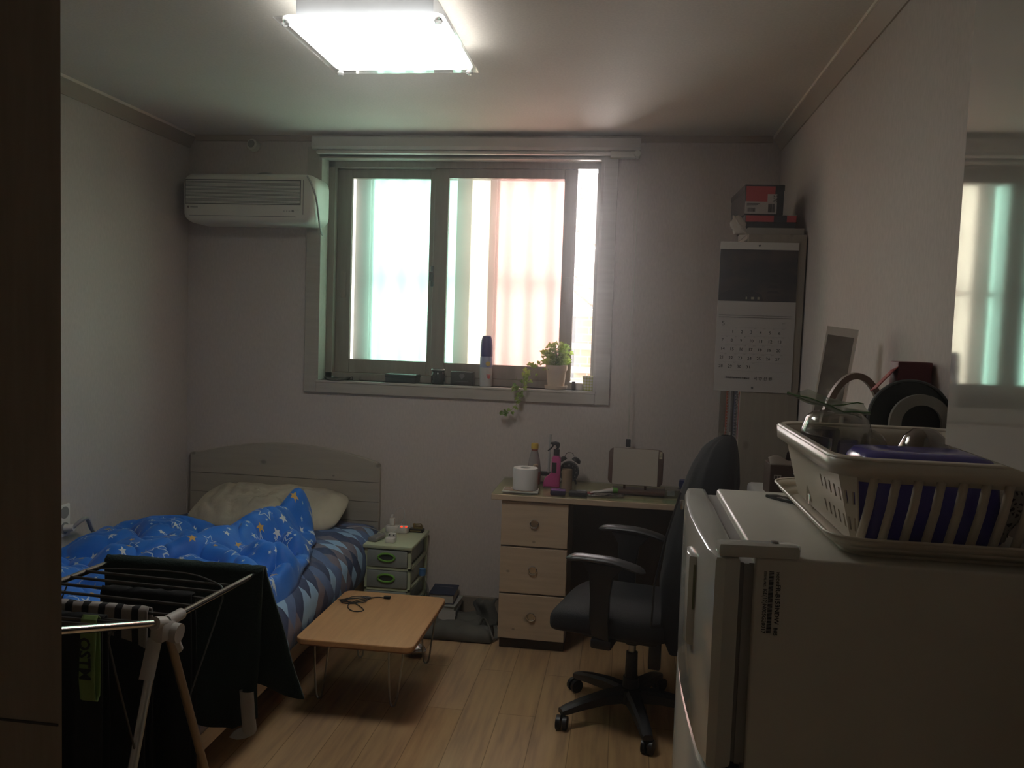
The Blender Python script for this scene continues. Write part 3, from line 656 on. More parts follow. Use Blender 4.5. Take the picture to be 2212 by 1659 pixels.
one('power_bank', 'rounded grey power bank on the left front of the drawer tower', 'power bank', MB().prism(rrect(.05, .022, .0095, 5, 0, 0), -.05, .05, 'xz', .003), P('bank_grey', (.30, .29, .28, 1), .4, metal=.3), loc=(0, 0, -.0112), smooth=True)
bpy.data.objects['power_bank'].location = (-1.195, -.285, ns); bpy.data.objects['power_bank'].rotation_euler = (0, 0, -.2)
wc = thing('wall_charger', 'small white two pin charger on the front edge of the drawer tower', 'charger', (-1.115, -.315, ns))
MB().box(-1.138, -1.092, -.335, -.295, ns, ns+.024, .005).build('body', m_white, wc)
MB().box(-1.135, -1.095, -.295, -.275, ns+.002, ns+.04, .004).box(-1.126, -1.119, -.298, -.295, ns+.028, ns+.034).build('head', m_white, wc)
for x in (-1.126, -1.104): MB().cyl((x, -.293, ns+.033), (x, -.302, ns+.033), .003).build('pin', m_dark, wc)
gt = thing('brass_sharpener', 'small brass and black desk gadget on the back corner of the drawer tower', 'gadget', (-1.04, -.075, ns))
m_brass = P('brass', (.40, .30, .14, 1), .25, metal=1)
MB().box(-1.08, -1.005, -.095, -.055, ns, ns+.018, .003).build('base', m_black, gt)
MB().box(-1.073, -1.015, -.0965, -.093, ns+.006, ns+.012).box(-1.05, -1.01, -.09, -.065, ns+.018, ns+.034, .003).cyl((-1.055, -.08, ns+.018), (-1.055, -.08, ns+.045), .006).tube([(-1.055, -.08, ns+.04), (-1.02, -.08, ns+.044), (-1.012, -.08, ns+.03)], .004, 6).build('brass_fittings', m_brass, gt)
wb = thing('water_bottle', 'clear bottle with a blue cap beside the drawer tower', 'bottle', (-.945, -.33, 0))
MB().lathe([(0, 0), (.036, 0), (.040, .01), (.040, .19), (.032, .235), (.015, .27), (.014, .295), (0, .295)], (-.945, -.33, 0)).build('bottle', clearglass('bottle_plastic', (.80, .84, .84, 1), .15, .08), wb)
MB().cyl((-.945, -.33, .293), (-.945, -.33, .325), .0165).build('cap', P('cap_cyan', (.06, .16, .33, 1), .4), wb)

# ------------------------------------------------------------------ low folding table
tb = thing('folding_table', 'low wood effect folding table with wire legs in front of the drawer tower', 'table', (-.97, -1.01, 0), -.01)
m_beech = wood('beech', srgb(182, 136, 92), srgb(200, 155, 108), 1, rough=.32)
MB().prism(rrect(.462, .60, .035, 6, -.97, -1.012), .297, .319, 'xy', .004).build('tabletop', m_beech, tb, smooth=False)
MB().prism(rrect(.448, .586, .03, 6, -.97, -1.012), .292, .2975, 'xy').build('underframe', P('beech_edge', srgb(140, 88, 50), .4), tb, smooth=False)
for x, y, sx in ((-1.165, -1.135, -1), (-.855, -1.145, 1), (-.83, -.70, 1), (-1.135, -.70, -1)):
    MB().tube([(x+.045, y, .292), (x+.030, y, .15), (x+.014, y, .02), (x, y, .006), (x-.012, y, .02), (x-.020, y, .15), (x-.022, y, .292)], .0045, 6, smooth=1).build('leg', m_steel, tb)
ec = thing('earphone_cable', 'tangled black cable on the low table', 'cable', (-1.09, -.85, .319))
cpts = [(-1.12+.05*math.cos(t*.9)+.02*math.sin(t*2.3), -.85+.045*math.sin(t*.9+.5)+.015*math.cos(t*1.7), .3225+.0015*(i % 3)) for i, t in enumerate([k*.55 for k in range(36)])]
cpts += [(-1.06, -.93, .3222), (-1.035, -.97, .3222), (-1.07, -.99, .3222), (-1.11, -.96, .3222), (-1.13, -.90, .3228), (-1.10, -.84, .3238), (-1.06, -.805, .323), (-1.03, -.785, .3222), (-1.0, -.79, .3222)]
MB().tube(cpts, .0023, 6, smooth=1).build('cord', m_black, ec)
MB().box(-1.005, -.975, -.797, -.779, .319, .331, .003).build('plug', m_black, ec)

# ------------------------------------------------------------------ things on the floor by the wall
m_bag = P('grey_bag_cloth', (.105, .10, .085, 1), .9, var=.12, bump=(40, .4))
bg = thing('grey_bag', 'flat grey cloth bag with a shoulder strap lying on the floor', 'bag', (-.74, -.26, 0))
def bagf(u, v):
    x = -.93+u*.34+.02*noise.noise(V((u*3, v*3, 0))); y = -.10-v*.30+.02*noise.noise(V((u*3, v*4, 2)))
    e = min(u*7, (1-u)*7, v*7, (1-v)*7, 1); e = math.sqrt(max(0, 1-(1-e)**2))
    return (x, y, .004+.05*e*(1+.5*noise.noise(V((u*5, v*5, 1)))))
bm_ = MB(); bm_.grid(30, 26, bagf); bm_.build('bag_body', m_bag, bg, solid=.006, angle=180)
def flapf(u, v):
    a = v*1.25; R_ = .13
    return (-.70+u*.12+.01*math.sin(v*7), -.20-.10*u+.012*math.sin(u*8), .045+R_*math.sin(a)*(.85+.3*u)+.006*math.sin(u*15))
bm_ = MB(); bm_.grid(20, 14, flapf); bm_.build('flap', m_bag, bg, solid=.006, angle=180)
MB().tube([(-.66, -.32, .05), (-.64, -.30, .10), (-.61, -.31, .06), (-.575, -.38, .012), (-.56, -.33, .01), (-.60, -.24, .09), (-.63, -.20, .11)], .011, 8, smooth=2, flat=.3).build('strap', P('strap_grey', (.15, .145, .125, 1), .8), bg)
def book(name, label, x0, x1, y0, y1, z, t, mcol, rz=0, cat='book', group=None, pages=(.45, .42, .35, 1)):
    c = ((x0+x1)/2, (y0+y1)/2, z); b = thing(name, label, cat, c, rz, group); w_, d_ = x1-x0, y1-y0
    cv = MB().box(-w_/2, w_/2, -d_/2, d_/2, 0, .003).box(-w_/2, w_/2, -d_/2, d_/2, t-.003, t).box(-w_/2, -w_/2+.003, -d_/2, d_/2, 0, t)
    cv.build('cover', P(name+'_cover', mcol, .5), b, smooth=False, local=True)
    MB().box(-w_/2+.003, w_/2-.005, -d_/2+.005, d_/2-.005, .003, t-.003).build('pages', P('pages', pages, .9) if 'pages' not in bpy.data.materials else bpy.data.materials['pages'], b, smooth=False, local=True)
    return b
zb_ = .064
book('thin_book', 'dark thin book at the bottom of the floor stack', -.955, -.79, -.24, -.06, zb_-.004, .018, (.03, .035, .04, 1), .05)
book('pale_book', 'pale grey book in the middle of the floor stack', -.95, -.795, -.22, -.035, zb_+.014, .03, (.30, .30, .28, 1), -.04)
bb = book('navy_book', 'thick navy blue book on top of the floor stack', -.945, -.815, -.19, -.025, zb_+.044, .05, (.018, .028, .065, 1), .03)
text([('STATISTICS', -.01, .045, .014, 'LEFT')], 'title', P('title_white', (.5, .5, .5, 1), .6), bb, Matrix.Identity(3), (-.90, -.12, zb_+.0942))
one('paper_note', 'small white folded card leaning on the floor stack of books', 'card', MB().obox((-.83, -.262, .075), (.085, .003, .05), X3(-.35, 0, .05)), P('card_white', (.36, .33, .29, 1), .7), loc=(-.83, -.262, .05), smooth=False)
fo = MB()
fo.grid(22, 14, lambda u, v: (-.90+.045*math.cos(u*2*PI)*math.sin(v*PI*.98+.03)*(1+.35*noise.noise(V((math.cos(u*2*PI)*3, math.sin(u*2*PI)*3, v*6)))), -.60+.04*math.sin(u*2*PI)*math.sin(v*PI*.98+.03), .026-.025*math.cos(v*PI)*(1+.2*noise.noise(V((math.cos(u*2*PI)*5, v*5, 3))))), closed_u=True)
one('foil_ball', 'crumpled silver foil on the floor under the low table', 'foil', fo, P('foil', (.6, .6, .62, 1), .2, metal=1), loc=(-.90, -.60, 0), smooth=False)

# ------------------------------------------------------------------ desk
DZ = .752
dk = thing('desk', 'pine desk with a three drawer pedestal under the window', 'desk', (-.05, -.24, 0))
MB().box(-.595, .465, -.457, -.016, .718, .745, .003).build('desktop', m_pine, dk, smooth=False)
MB().box(-.593, .463, -.455, -.018, .7455, DZ, .0015).build('glass_sheet', clearglass('green_glass', (.92, .96, .90, 1), .15, .10, .16), dk, smooth=False)
MB().box(-.545, -.228, -.425, -.02, .05, .718).build('pedestal', m_pinev, dk, smooth=False)
MB().box(-.54, -.233, -.41, -.02, 0, .05).build('plinth', P('plinth_dark', (.06, .048, .038, 1), .6), dk, smooth=False)
for z0, z1 in ((.503, .713), (.277, .495), (.055, .269)):
    d_ = MB().box(-.545, -.230, -.443, -.425, z0, z1, .002).build('drawer', m_pine, dk, smooth=False)
    zc = (z0+z1)/2+.004; xc = -.388
    MB().cyl((xc, -.443, zc), (xc, -.447, zc), .021, n=24).build('handle_plate', P('plate_chrome', (.5, .48, .45, 1), .18, metal=1), d_)
    MB().tube([(xc+.019*math.cos(a*PI/12), -.449, zc+.019*math.sin(a*PI/12)) for a in range(24)], .0035, 8, closed=True).build('ring', m_chrome, d_)
MB().box(-.228, .463, -.06, -.04, .10, .718).build('back_panel', P('panel_brown', (.085, .065, .048, 1), .6), dk, smooth=False)
MB().box(.445, .463, -.43, -.06, 0, .718).build('side_panel', m_pinev, dk, smooth=False)
# papers under the glass read as sheets on top of the wood
for nm, lb, a, cc in (('paper_sheet', 'cream paper sheet under the glass at the desk front', (-.035, .16, -.435, -.375), (.47, .44, .31, 1)), ('paper_sheet', 'pale green paper sheet under the glass near the chair', (.20, .40, -.43, -.345), (.33, .36, .28, 1))):
    one(nm, lb, 'paper', MB().box(a[0], a[1], a[2], a[3], .7449, .7453), P('sheet', cc, .8), loc=((a[0]+a[1])/2, a[2], .745), smooth=False)
# desk items
mg = thing('magazine', 'folded printed leaflets under the toilet roll on the desk', 'leaflet', (-.465, -.38, DZ), .06)
MB().box(-.085, .085, -.055, .06, 0, .006, .001).build('pages', P('leaf_paper', (.42, .41, .36, 1), .6), mg, local=True, smooth=False)
MB().box(-.08, -.03, -.02, .0, .006, .0066).box(-.078, -.04, .012, .03, .006, .0066).box(-.08, -.05, .036, .05, .006, .0066).box(-.05, .06, -.045, -.03, .006, .0066).build('print', P('leaf_print', (.28, .17, .11, 1), .7), mg, local=True, smooth=False)
tp = thing('toilet_roll', 'white toilet paper roll on the leaflets at the left of the desk', 'toilet roll', (-.447, -.36, DZ+.0062))
MB().lathe([(.022, 0), (.058, 0), (.060, .003), (.060, .100), (.058, .104), (.024, .104), (.022, .10), (.022, 0)], (-.447, -.36, DZ+.0062), 32).build('paper', P('tissue', (.62, .60, .58, 1), .9, var=.03, bump=(80, .2)), tp, angle=30)
MB().lathe([(.020, .001), (.0225, .001), (.0225, .099), (.020, .099), (.020, .001)], (-.447, -.36, DZ+.0062), 24).build('core', P('core_grey', (.20, .18, .16, 1), .9), tp)
kt = thing('sauce_bottle', 'clear sauce bottle with a yellow cap and red dregs on the desk', 'bottle', (-.425, -.19, DZ))
MB().lathe([(0, 0), (.028, 0), (.033, .006), (.034, .06), (.033, .085), (.026, .13), (.017, .165), (.015, .175), (0, .176)], (-.425, -.19, DZ)).build('bottle', P('bottle_haze', (.34, .31, .30, 1), .25, alpha=.75), kt)
MB().lathe([(0, .003), (.0335, .004), (.0345, .05), (.0345, .065), (0, .064)], (-.425, -.19, DZ)).build('sauce', P('sauce_red', (.20, .035, .02, 1), .3), kt)
MB().lathe([(.016, .165), (.0165, .178), (.0145, .19), (0, .19)], (-.425, -.19, DZ)).build('neck', P('neck_red', (.22, .03, .02, 1), .4), kt)
MB().lathe([(.018, .178), (.0185, .182), (.0185, .20), (.016, .206), (0, .206)], (-.425, -.19, DZ)).build('cap', P('cap_yellow', (.62, .42, .06, 1), .35), kt)
MB().cyl((-.416, -.2195, DZ+.10), (-.414, -.2235, DZ+.095), .014, .013, 16).build('label_patch', P('patch', (.45, .35, .22, 1), .6), kt)
ro = thing('wifi_router', 'white router with one upright antenna behind the spray bottle', 'router', (-.385, -.08, DZ))
MB().box(-.43, -.335, -.11, -.04, DZ, DZ+.03, .006).build('body', m_white, ro)
MB().box(-.425, -.34, -.10, -.05, DZ+.03, DZ+.045, .003).build('top_cover', m_dark, ro)
MB().tube([(-.362, -.08, DZ+.03), (-.362, -.08, DZ+.06), (-.358, -.08, DZ+.24)], [.007, .006, .005], 10).build('antenna', P('antenna_white', (.45, .44, .42, 1), .4), ro)
sb = thing('spray_bottle', 'pink plastic bottle with a black trigger sprayer on the desk', 'spray bottle', (-.327, -.235, DZ))
m_pink = P('pink_plastic', (.52, .075, .24, 1), .35, var=.05)
prof = [(-.048, 0), (.030, 0), (.032, .004), (.032, .145), (.022, .158), (-.002, .158), (-.012, .145), (-.012, .075), (-.022, .062), (-.042, .045), (-.050, .02), (-.050, .004)]
MB().prism([(-.322+a, DZ+b) for a, b in prof], -.258, -.212, 'xz', .007).build('bottle', m_pink, sb)
MB().box(-.331, -.308, -.2596, -.257, DZ+.075, DZ+.125).build('label', P('label_black', (.02, .018, .02, 1), .5), sb, smooth=False)
MB().cyl((-.312, -.235, DZ+.156), (-.312, -.235, DZ+.188), .0145).build('collar', m_black, sb)
hd = [(-.345, .215), (-.34, .222), (-.318, .226), (-.302, .222), (-.297, .212), (-.30, .196), (-.304, .186), (-.320, .186), (-.312, .198), (-.317, .208), (-.332, .209)]
MB().prism([(a, DZ+b) for a, b in hd], -.246, -.224, 'xz', .004).build('sprayer_head', m_black, sb)
MB().tube([(-.328, -.235, DZ+.21), (-.336, -.235, DZ+.196), (-.355, -.235, DZ+.178)], [.004, .004, .003], 8).build('trigger', m_black, sb)
ck = thing('alarm_clock', 'black twin bell alarm clock at the back of the desk', 'alarm clock', (-.255, -.12, DZ))
czz = DZ+.062
MB().cyl((-.255, -.095, czz), (-.255, -.14, czz), .050, n=32).build('case', m_black, ck, angle=30)
MB().cyl((-.255, -.14, czz), (-.255, -.1415, czz), .044, n=32).build('dial', P('dial_black', (.014, .014, .016, 1), .4), ck, angle=30)
MB().tube([(-.255+.047*math.cos(a*PI/20), -.141, czz+.047*math.sin(a*PI/20)) for a in range(40)], .003, 6, closed=True).build('bezel', m_dark, ck)
m_num = P('numerals', (.50, .50, .48, 1), .6)
text([(str(h), .036*math.sin(h*PI/6), .036*math.cos(h*PI/6)-.005, .0125, 'CENTER') for h in range(1, 13)], 'numerals', m_num, ck, FRONT, (-.255, -.1418, czz))
MB().obox((-.263, -.1432, czz+.008), (.0022, .0008, .026), X3(0, -.85, 0)).obox((-.250, -.1432, czz+.006), (.002, .0008, .02), X3(0, .6, 0)).build('hands', m_num, ck)
for s_ in (-1, 1):
    c_ = V((-.255+s_*.032, -.118, czz+.052)); q = X3(0, s_*.55, 0)
    bmb = MB().lathe([(.024, 0), (.024, .004), (.020, .014), (.010, .020), (0, .021)], (0, 0, 0), 20)
    for v in bmb.b.verts: v.co = q@v.co+c_
    bmb.build('bell', m_black, ck)
    MB().cyl((-.255+s_*.03, -.118, czz-.04), (-.255+s_*.038, -.118, DZ), .005).build('foot', m_black, ck)
MB().tube([(-.278, -.118, czz+.078), (-.272, -.118, czz+.092), (-.255, -.118, czz+.098), (-.238, -.118, czz+.092), (-.232, -.118, czz+.078)], .0018, 6, smooth=2).build('handle', m_chrome, ck)
rl = one('cardboard_roll', 'empty brown cardboard roll standing in front of the alarm clock', 'cardboard roll', MB().lathe([(.0235, 0), (.0255, 0), (.0255, .105), (.0235, .105), (.0235, 0)], (-.252, -.315, DZ), 28), P('cardboard', (.29, .20, .13, 1), .85, var=.06), loc=(-.252, -.315, DZ), angle=30)
pc = thing('card_case', 'small purple zip card case at the desk front', 'case', (-.285, -.412, DZ), .06)
MB().box(-.036, .036, -.026, .026, 0, .022, .006).build('case', P('case_navy', (.03, .02, .05, 1), .45), pc, local=True)
MB().box(-.034, .034, -.024, .024, .020, .0245, .002).build('lid_panel', P('purple', (.17, .08, .25, 1), .25), pc, local=True)
wl = thing('wallet', 'black wallet with a card on top at the desk front', 'wallet', (-.192, -.395, DZ), -.02)
MB().box(-.042, .042, -.03, .03, 0, .018, .004).build('leather', P('leather_black', (.035, .032, .032, 1), .5), wl, local=True)
one('printed_card', 'grey printed card lying on the black wallet', 'card', MB().box(-.20, -.155, -.395, -.36, DZ+.018, DZ+.0195), P('card_print', (.23, .22, .22, 1), .5, var=.5, vs=90), loc=(-.178, -.378, DZ+.018), smooth=False)
one('red_packet', 'flat red packet beside the wallet on the desk', 'packet', MB().box(-.155, -.12, -.37, -.325, DZ, DZ+.006, .002), P('packet_red', (.26, .05, .04, 1), .4), loc=(-.14, -.35, DZ))
pkt = thing('plastic_packet', 'crinkled clear plastic packet under the white tube', 'packet', (-.06, -.36, DZ))
MB().grid(14, 10, lambda u, v: (-.145+u*.165, -.405+v*.10, DZ+.002+.007*abs(noise.noise(V((u*6, v*5, 2)))))) if 0 else None
pk = MB(); pk.grid(16, 12, lambda u, v: (-.145+u*.165, -.405+v*.10, DZ+.002+.008*abs(noise.noise(V((u*6, v*5, 2)))))); pk.build('film', clearglass('film', (.86, .82, .78, 1), .5, .12), pkt, solid=.0008, offset=1)
tu = thing('toothpaste_tube', 'white squeezed tube with a green cap at the desk front', 'tube', (-.07, -.355, DZ+.009))
def tubef(u, v):
    a = u*2*PI; f = v; r = .016*(f**.6); hh = .013*f+.001
    return (-.135+v*.105, -.365+.018*math.cos(a)*(1.15-.15*f)+v*.01, DZ+.0105+hh+hh*math.sin(a)*.95)
tm = MB(); tm.grid(18, 12, tubef, closed_u=True); tm.build('tube', P('tube_white', (.48, .45, .42, 1), .4), tu)
MB().cyl((-.032, -.3545, DZ+.024), (-.008, -.352, DZ+.024), .0145, .013).build('cap', P('cap_green', (.10, .30, .035, 1), .4), tu)
mr = thing('tabletop_mirror', 'tabletop mirror in a brown wooden frame on the desk', 'mirror', (.075, -.22, DZ), -.08)
m_brown = wood('brown_wood', (.075, .040, .026, 1), (.11, .06, .04, 1), 0, rough=.4)
MB().box(-.11, .145, -.085, .03, 0, .016, .003).build('base', m_brown, mr, local=True)
tl = X3(-.14, 0, 0)
def tilted(mb):
    for v in mb.b.verts: v.co = tl@v.co+V((0, -.035, .035))
    return mb
tilted(MB().prism(rrect(.262, .178, .028, 6, 0, .089), -.006, .008, 'xz', .003)).build('frame', m_brown, mr, local=True)
tilted(MB().box(-.110, .106, -.0075, -.005, .002, .176)).build('mirror_glass', P('mirror_glass', (.66, .62, .54, 1), .08, metal=.5, var=0), mr, local=True, smooth=False)  # pale colour mixed into the half-metal glass stands in for reflection
MB().cyl((-.05, -.03, .014), (-.05, -.035, .05), .006).cyl((.05, -.03, .014), (.05, -.035, .05), .006).build('stand', m_brown, mr, local=True)
tilted(MB().box(.110, .124, -.0078, -.005, .135, .168)).build('sticker', P('sticker', (.5, .42, .28, 1), .6, var=.5, vs=120), mr, local=True, smooth=False)
cb_ = thing('clear_case', 'small clear plastic case on the desk next to the chair', 'case', (.255, -.26, DZ))
MB().box(.215, .295, -.30, -.22, DZ, DZ+.03, .004).build('case', clearglass('case_clear', (.82, .85, .82, 1), .3, .1), cb_)
MB().box(.225, .26, -.295, -.28, DZ+.001, DZ+.026).build('insert', P('insert_white', (.42, .42, .40, 1), .6), cb_, smooth=False)
one('blue_pouch', 'small round blue tin near the back of the desk behind the chair', 'tin', MB().lathe([(0, 0), (.028, 0), (.034, .02), (.030, .045), (0, .05)], (.325, -.08, DZ)), P('pouch_blue', (.015, .045, .22, 1), .4), loc=(.325, -.08, DZ))
# ------------------------------------------------------------------ office chair (local: +X is forward)
ch = thing('office_chair', 'black swivel office chair with armrests facing the desk side', 'chair', (.077, -1.02, 0), math.radians(168))
m_cloth = P('chair_mesh', (.009, .009, .011, 1), .8, bump=(220, .5), var=.12)
m_arm = P('arm_plastic', (.028, .027, .028, 1), .38, bump=(260, .25))
def seatf(u, v):
    th = u*2*PI; ph = (v-.5)*PI
    c_ = lambda a, e: math.copysign(abs(math.cos(a))**e, math.cos(a)); s_ = lambda a, e: math.copysign(abs(math.sin(a))**e, math.sin(a))
    x = c_(ph, .35)*c_(th, .45); y = c_(ph, .35)*s_(th, .45); z = s_(ph, .6)
    X = x*.255+.05; Y = y*.245
    Z = .425+z*.048 - max(0, x-.45)**2*.10 + (.012*y*y if z > 0 else 0)
    return (X, Y, Z)
q = MB(); q.grid(48, 24, seatf, closed_u=True); q.build('seat', m_cloth, ch, local=True, angle=180)
MB().box(-.12, .17, -.14, .14, .345, .385, .012).cyl((0, 0, .30), (0, 0, .35), .03).build('tilt_mechanism', m_black, ch, local=True)
MB().cyl((0, 0, .24), (0, 0, .33), .0145).build('gas_piston', m_steel, ch, local=True)
MB().cyl((0, 0, .155), (0, 0, .265), .026, .023).cyl((0, 0, .085), (0, 0, .165), .036, .031).lathe([(0, .07), (.055, .07), (.06, .085), (.05, .12), (.035, .125), (0, .125)]).build('column', m_black, ch, local=True)
for k in range(5):
    a = math.radians(-150+72*k-168); d = V((math.cos(a), math.sin(a), 0)); s_ = V((-d.y, d.x, 0))
    lg = MB()
    rings = []
    for t, z, hw, hh in ((.03, .098, .030, .026), (.12, .098, .026, .022), (.22, .085, .022, .018), (.28, .073, .021, .014), (.305, .068, .018, .010)):
        rings.append([lg.b.verts.new(d*t+s_*(hw*aa)+V((0, 0, z+hh*bb))) for aa, bb in ((-1, -1), (1, -1), (1, .5), (.6, 1), (-.6, 1), (-1, .5))])
    for A, B in zip(rings, rings[1:]):
        for i in range(6): lg.b.faces.new((A[i], A[(i+1) % 6], B[(i+1) % 6], B[i]))
    lg.b.faces.new(rings[0][::-1]); lg.b.faces.new(rings[-1])
    lo = lg.build('base_leg', m_arm, ch, local=True)
    cs = MB(); ca = a+.9+k*1.7; cd = V((math.cos(ca), math.sin(ca), 0)); cp = d*.295+cd*.012
    for o_ in (-.013, .013):
        cs.cyl(cp+V((-cd.y, cd.x, 0))*(o_-.008)+V((0, 0, .027)), cp+V((-cd.y, cd.x, 0))*(o_+.008)+V((0, 0, .027)), .027, n=20)
    cs.cyl(d*.295+V((0, 0, .03)), d*.295+V((0, 0, .075)), .008)
    cs.build('caster', m_black, ch, local=True)
for sgn in (1, -1):
    ar = MB()
    def armf(u, v, sgn=sgn):
        th = u*2*PI; X = -.085+.30*v
        z = .690-.030*(max(0, .5-v)/.5)**1.6-.010*(max(0, v-.75)/.25)**2
        e = min(1, v*9, (1-v)*9); e = math.sqrt(max(.02, 1-(1-e)**2))
        return (X, sgn*.255+.034*math.cos(th)*e, z+.013*math.sin(th)*e)
    ar.grid(18, 22, armf, closed_u=True)
    ar.build('armrest', m_arm, ch, local=True)
    po = MB()
    po.prism([(.13, .68), (.04, .672), (.07, .63), (.075, .57), (.07, .50), (.04, .42), (-.02, .36), (.06, .36), (.115, .42), (.125, .50), (.125, .60)] if 0 else [(-.005, .668), (.155, .676), (.125, .63), (.118, .55), (.118, .46), (.105, .40), (.04, .385), (.045, .46), (.045, .55), (.035, .62)], sgn*.247-.012, sgn*.247+.012, 'xz', .005)
    po.box(.03, .11, min(sgn*.10, sgn*.26), max(sgn*.10, sgn*.26), .352, .392, .01)
    po.build('armrest_post', m_black, ch, local=True)
bk = MB(); bk.prism([(-.19, .40), (-.15, .42), (-.205, .75), (-.245, .95), (-.27, 1.0), (-.295, 1.0), (-.285, .95), (-.25, .75), (-.21, .5)], -.13, .13, 'xz', .012); bk.build('backrest', m_cloth, ch, local=True)
MB().tube([(-.05, 0, .36), (-.18, 0, .33), (-.225, 0, .37), (-.25, 0, .52), (-.27, 0, .70)], .022, 8, smooth=2).build('back_bracket', m_black, ch, local=True)
MB().box(-.13, -.085, .10, .125, .255, .36, .006).build('lever', m_black, ch, local=True)
# jacket over the backrest, a thing of its own, in the chair's frame
jk = thing('jacket', 'black zip jacket draped over the back of the office chair', 'jacket', (.077, -1.02, 0), math.radians(168))
m_jk = P('jacket_black', (.004, .0045, .006, 1), .85, bump=(120, .4), var=.15)
ks = [(.36, -.165, -.32, .225), (.45, -.12, -.345, .235), (.60, -.115, -.36, .240), (.78, -.145, -.365, .240), (.95, -.18, -.375, .21), (1.05, -.215, -.37, .17), (1.11, -.245, -.36, .12), (1.140, -.28, -.350, .07), (1.15, -.31, -.34, .02)]
def jf(u, v):
    z = ks[0][0]+(ks[-1][0]-ks[0][0])*v
    for A, B in zip(ks, ks[1:]):
        if z <= B[0]+1e-6:
            t = (z-A[0])/(B[0]-A[0]); xf, xb, hw = [A[i]+(B[i]-A[i])*t for i in (1, 2, 3)]; break
    th = u*2*PI; c_, s_ = math.cos(th), math.sin(th)
    cx_ = math.copysign(abs(c_)**.8, c_); sy_ = math.copysign(abs(s_)**.55, s_)
    n_ = noise.noise(V((c_*1.6, s_*1.6, z*2.5)))*.016+noise.noise(V((c_*4, s_*4, z*6+3)))*.006
    fold = .008*math.sin(th*5+z*9)*(1-v)
    return ((xf+xb)/2+(xf-xb)/2*cx_+n_+fold*c_, hw*sy_+n_*.6+fold*s_, z)
q = MB(); q.grid(64, 50, jf, closed_u=True); q.build('jacket_body', m_jk, jk, local=True, angle=180)
MB().tube([(-.11, .235, .46), (-.115, .242, .62), (-.15, .243, .80), (-.19, .226, .96)], .004, 6).build('zip', P('zip_dark', (.05, .05, .052, 1), .3, metal=.8), jk, local=True)
MB().box(-.205, -.193, .228, .236, .90, .935, .003).build('zip_pull', m_steel, jk, local=True)

# ------------------------------------------------------------------ bookcase in the corner
m_shelf = wood('bookcase_wood', (.235, .205, .165, 1), (.285, .25, .20, 1), 2, knots=.5, rough=.5)
bc = thing('bookcase', 'tall pine bookcase against the right wall in the far corner', 'bookcase', (.59, -.38, 0))
MB().box(.478, .708, -.745, -.727, 0, 1.94, .002).build('side_panel', m_shelf, bc, smooth=False)
MB().box(.478, .708, -.035, -.017, 0, 1.94, .002).build('side_panel', m_shelf, bc, smooth=False)
MB().box(.70, .708, -.727, -.035, 0, 1.94).build('back_panel', m_shelf, bc, smooth=False)
MB().box(.476, .708, -.727, -.035, 1.922, 1.94, .002).build('top_panel', m_shelf, bc, smooth=False)
for z in (.08, .40, .735, 1.02, 1.36, 1.64): MB().box(.48, .70, -.727, -.035, z, z+.018, .001).build('shelf', m_shelf, bc, smooth=False)
bks = [('blue_book', 'blue book with a white emblem nearest the calendar on the bookcase shelf', (.025, .075, .22, 1), .024, .24), ('red_book', 'thin red book beside the blue book on the bookcase shelf', (.30, .055, .035, 1), .014, .25),
       ('notebook', 'grey wire bound notebook beside the thin red book', (.22, .21, .19, 1), .022, .25), ('notebook', 'dark wire bound notebook left of the grey one on the shelf', (.075, .07, .07, 1), .026, .24),
       ('navy_folder', 'navy and black folder in the middle of the bookcase shelf', (.022, .035, .075, 1), .055, .25), ('dark_book', 'dark book between the navy folder and the white binding', (.04, .037, .036, 1), .06, .24), ('notebook', 'pale wire bound notebook toward the window end of the shelf', (.36, .34, .31, 1), .05, .26), ('orange_book', 'orange book at the window end of the bookcase shelf', (.38, .09, .04, 1), .03, .27)]
y = -.70
for i, (nm, lb, cc, t, hgt) in enumerate(bks):
    b = thing(nm, lb, 'book', (.57, y+t/2, 1.038), 0, 'books on the bookcase shelf')
    MB().box(-.086, .10, -t/2, t/2, 0, hgt, .002).build('cover', P('spine', cc, .5), b, local=True, smooth=False)
    if nm == 'notebook':
        wr = MB()
        for k in range(18): wr.box(-.091, -.084, -t*.42, t*.42, .012+k*hgt/19, .016+k*hgt/19)
        wr.build('wire_binding', m_steel, b, local=True, smooth=False)
    else:
        MB().box(-.0866, -.0856, -t*.3, t*.3, .03, .05).build('spine_mark', m_paper, b, local=True, smooth=False)
    y += t+.012*(1+(i > 3)*3.2)
for nm, lb, x, y, wd, dp, z, hg, cc in (('yellow_file', 'yellow cardboard file on the low bookcase shelf behind the jacket', .58, -.40, .16, .05, .753, .22, (.42, .28, .06, 1)), ('white_box', 'white patterned box on the low bookcase shelf behind the jacket', .575, -.62, .16, .11, .825, .135, (.38, .37, .34, 1)), ('black_case', 'black case under the white box on the low bookcase shelf', .575, -.62, .17, .14, .753, .072, (.012, .012, .013, 1))):
    e = thing(nm, lb, 'box', (x, y, z)); MB().box(-wd/2, wd/2, -dp/2, dp/2, 0, hg, .003).build('body', P(nm, cc, .5), e, local=True, smooth=False)
    MB().box(-wd/2-.001, -wd/2+.002, -dp*.3, dp*.3, hg*.35, hg*.75).build('side_label', P(nm+'_label', tuple(c*.6 for c in cc[:3])+(1,), .6), e, local=True, smooth=False)
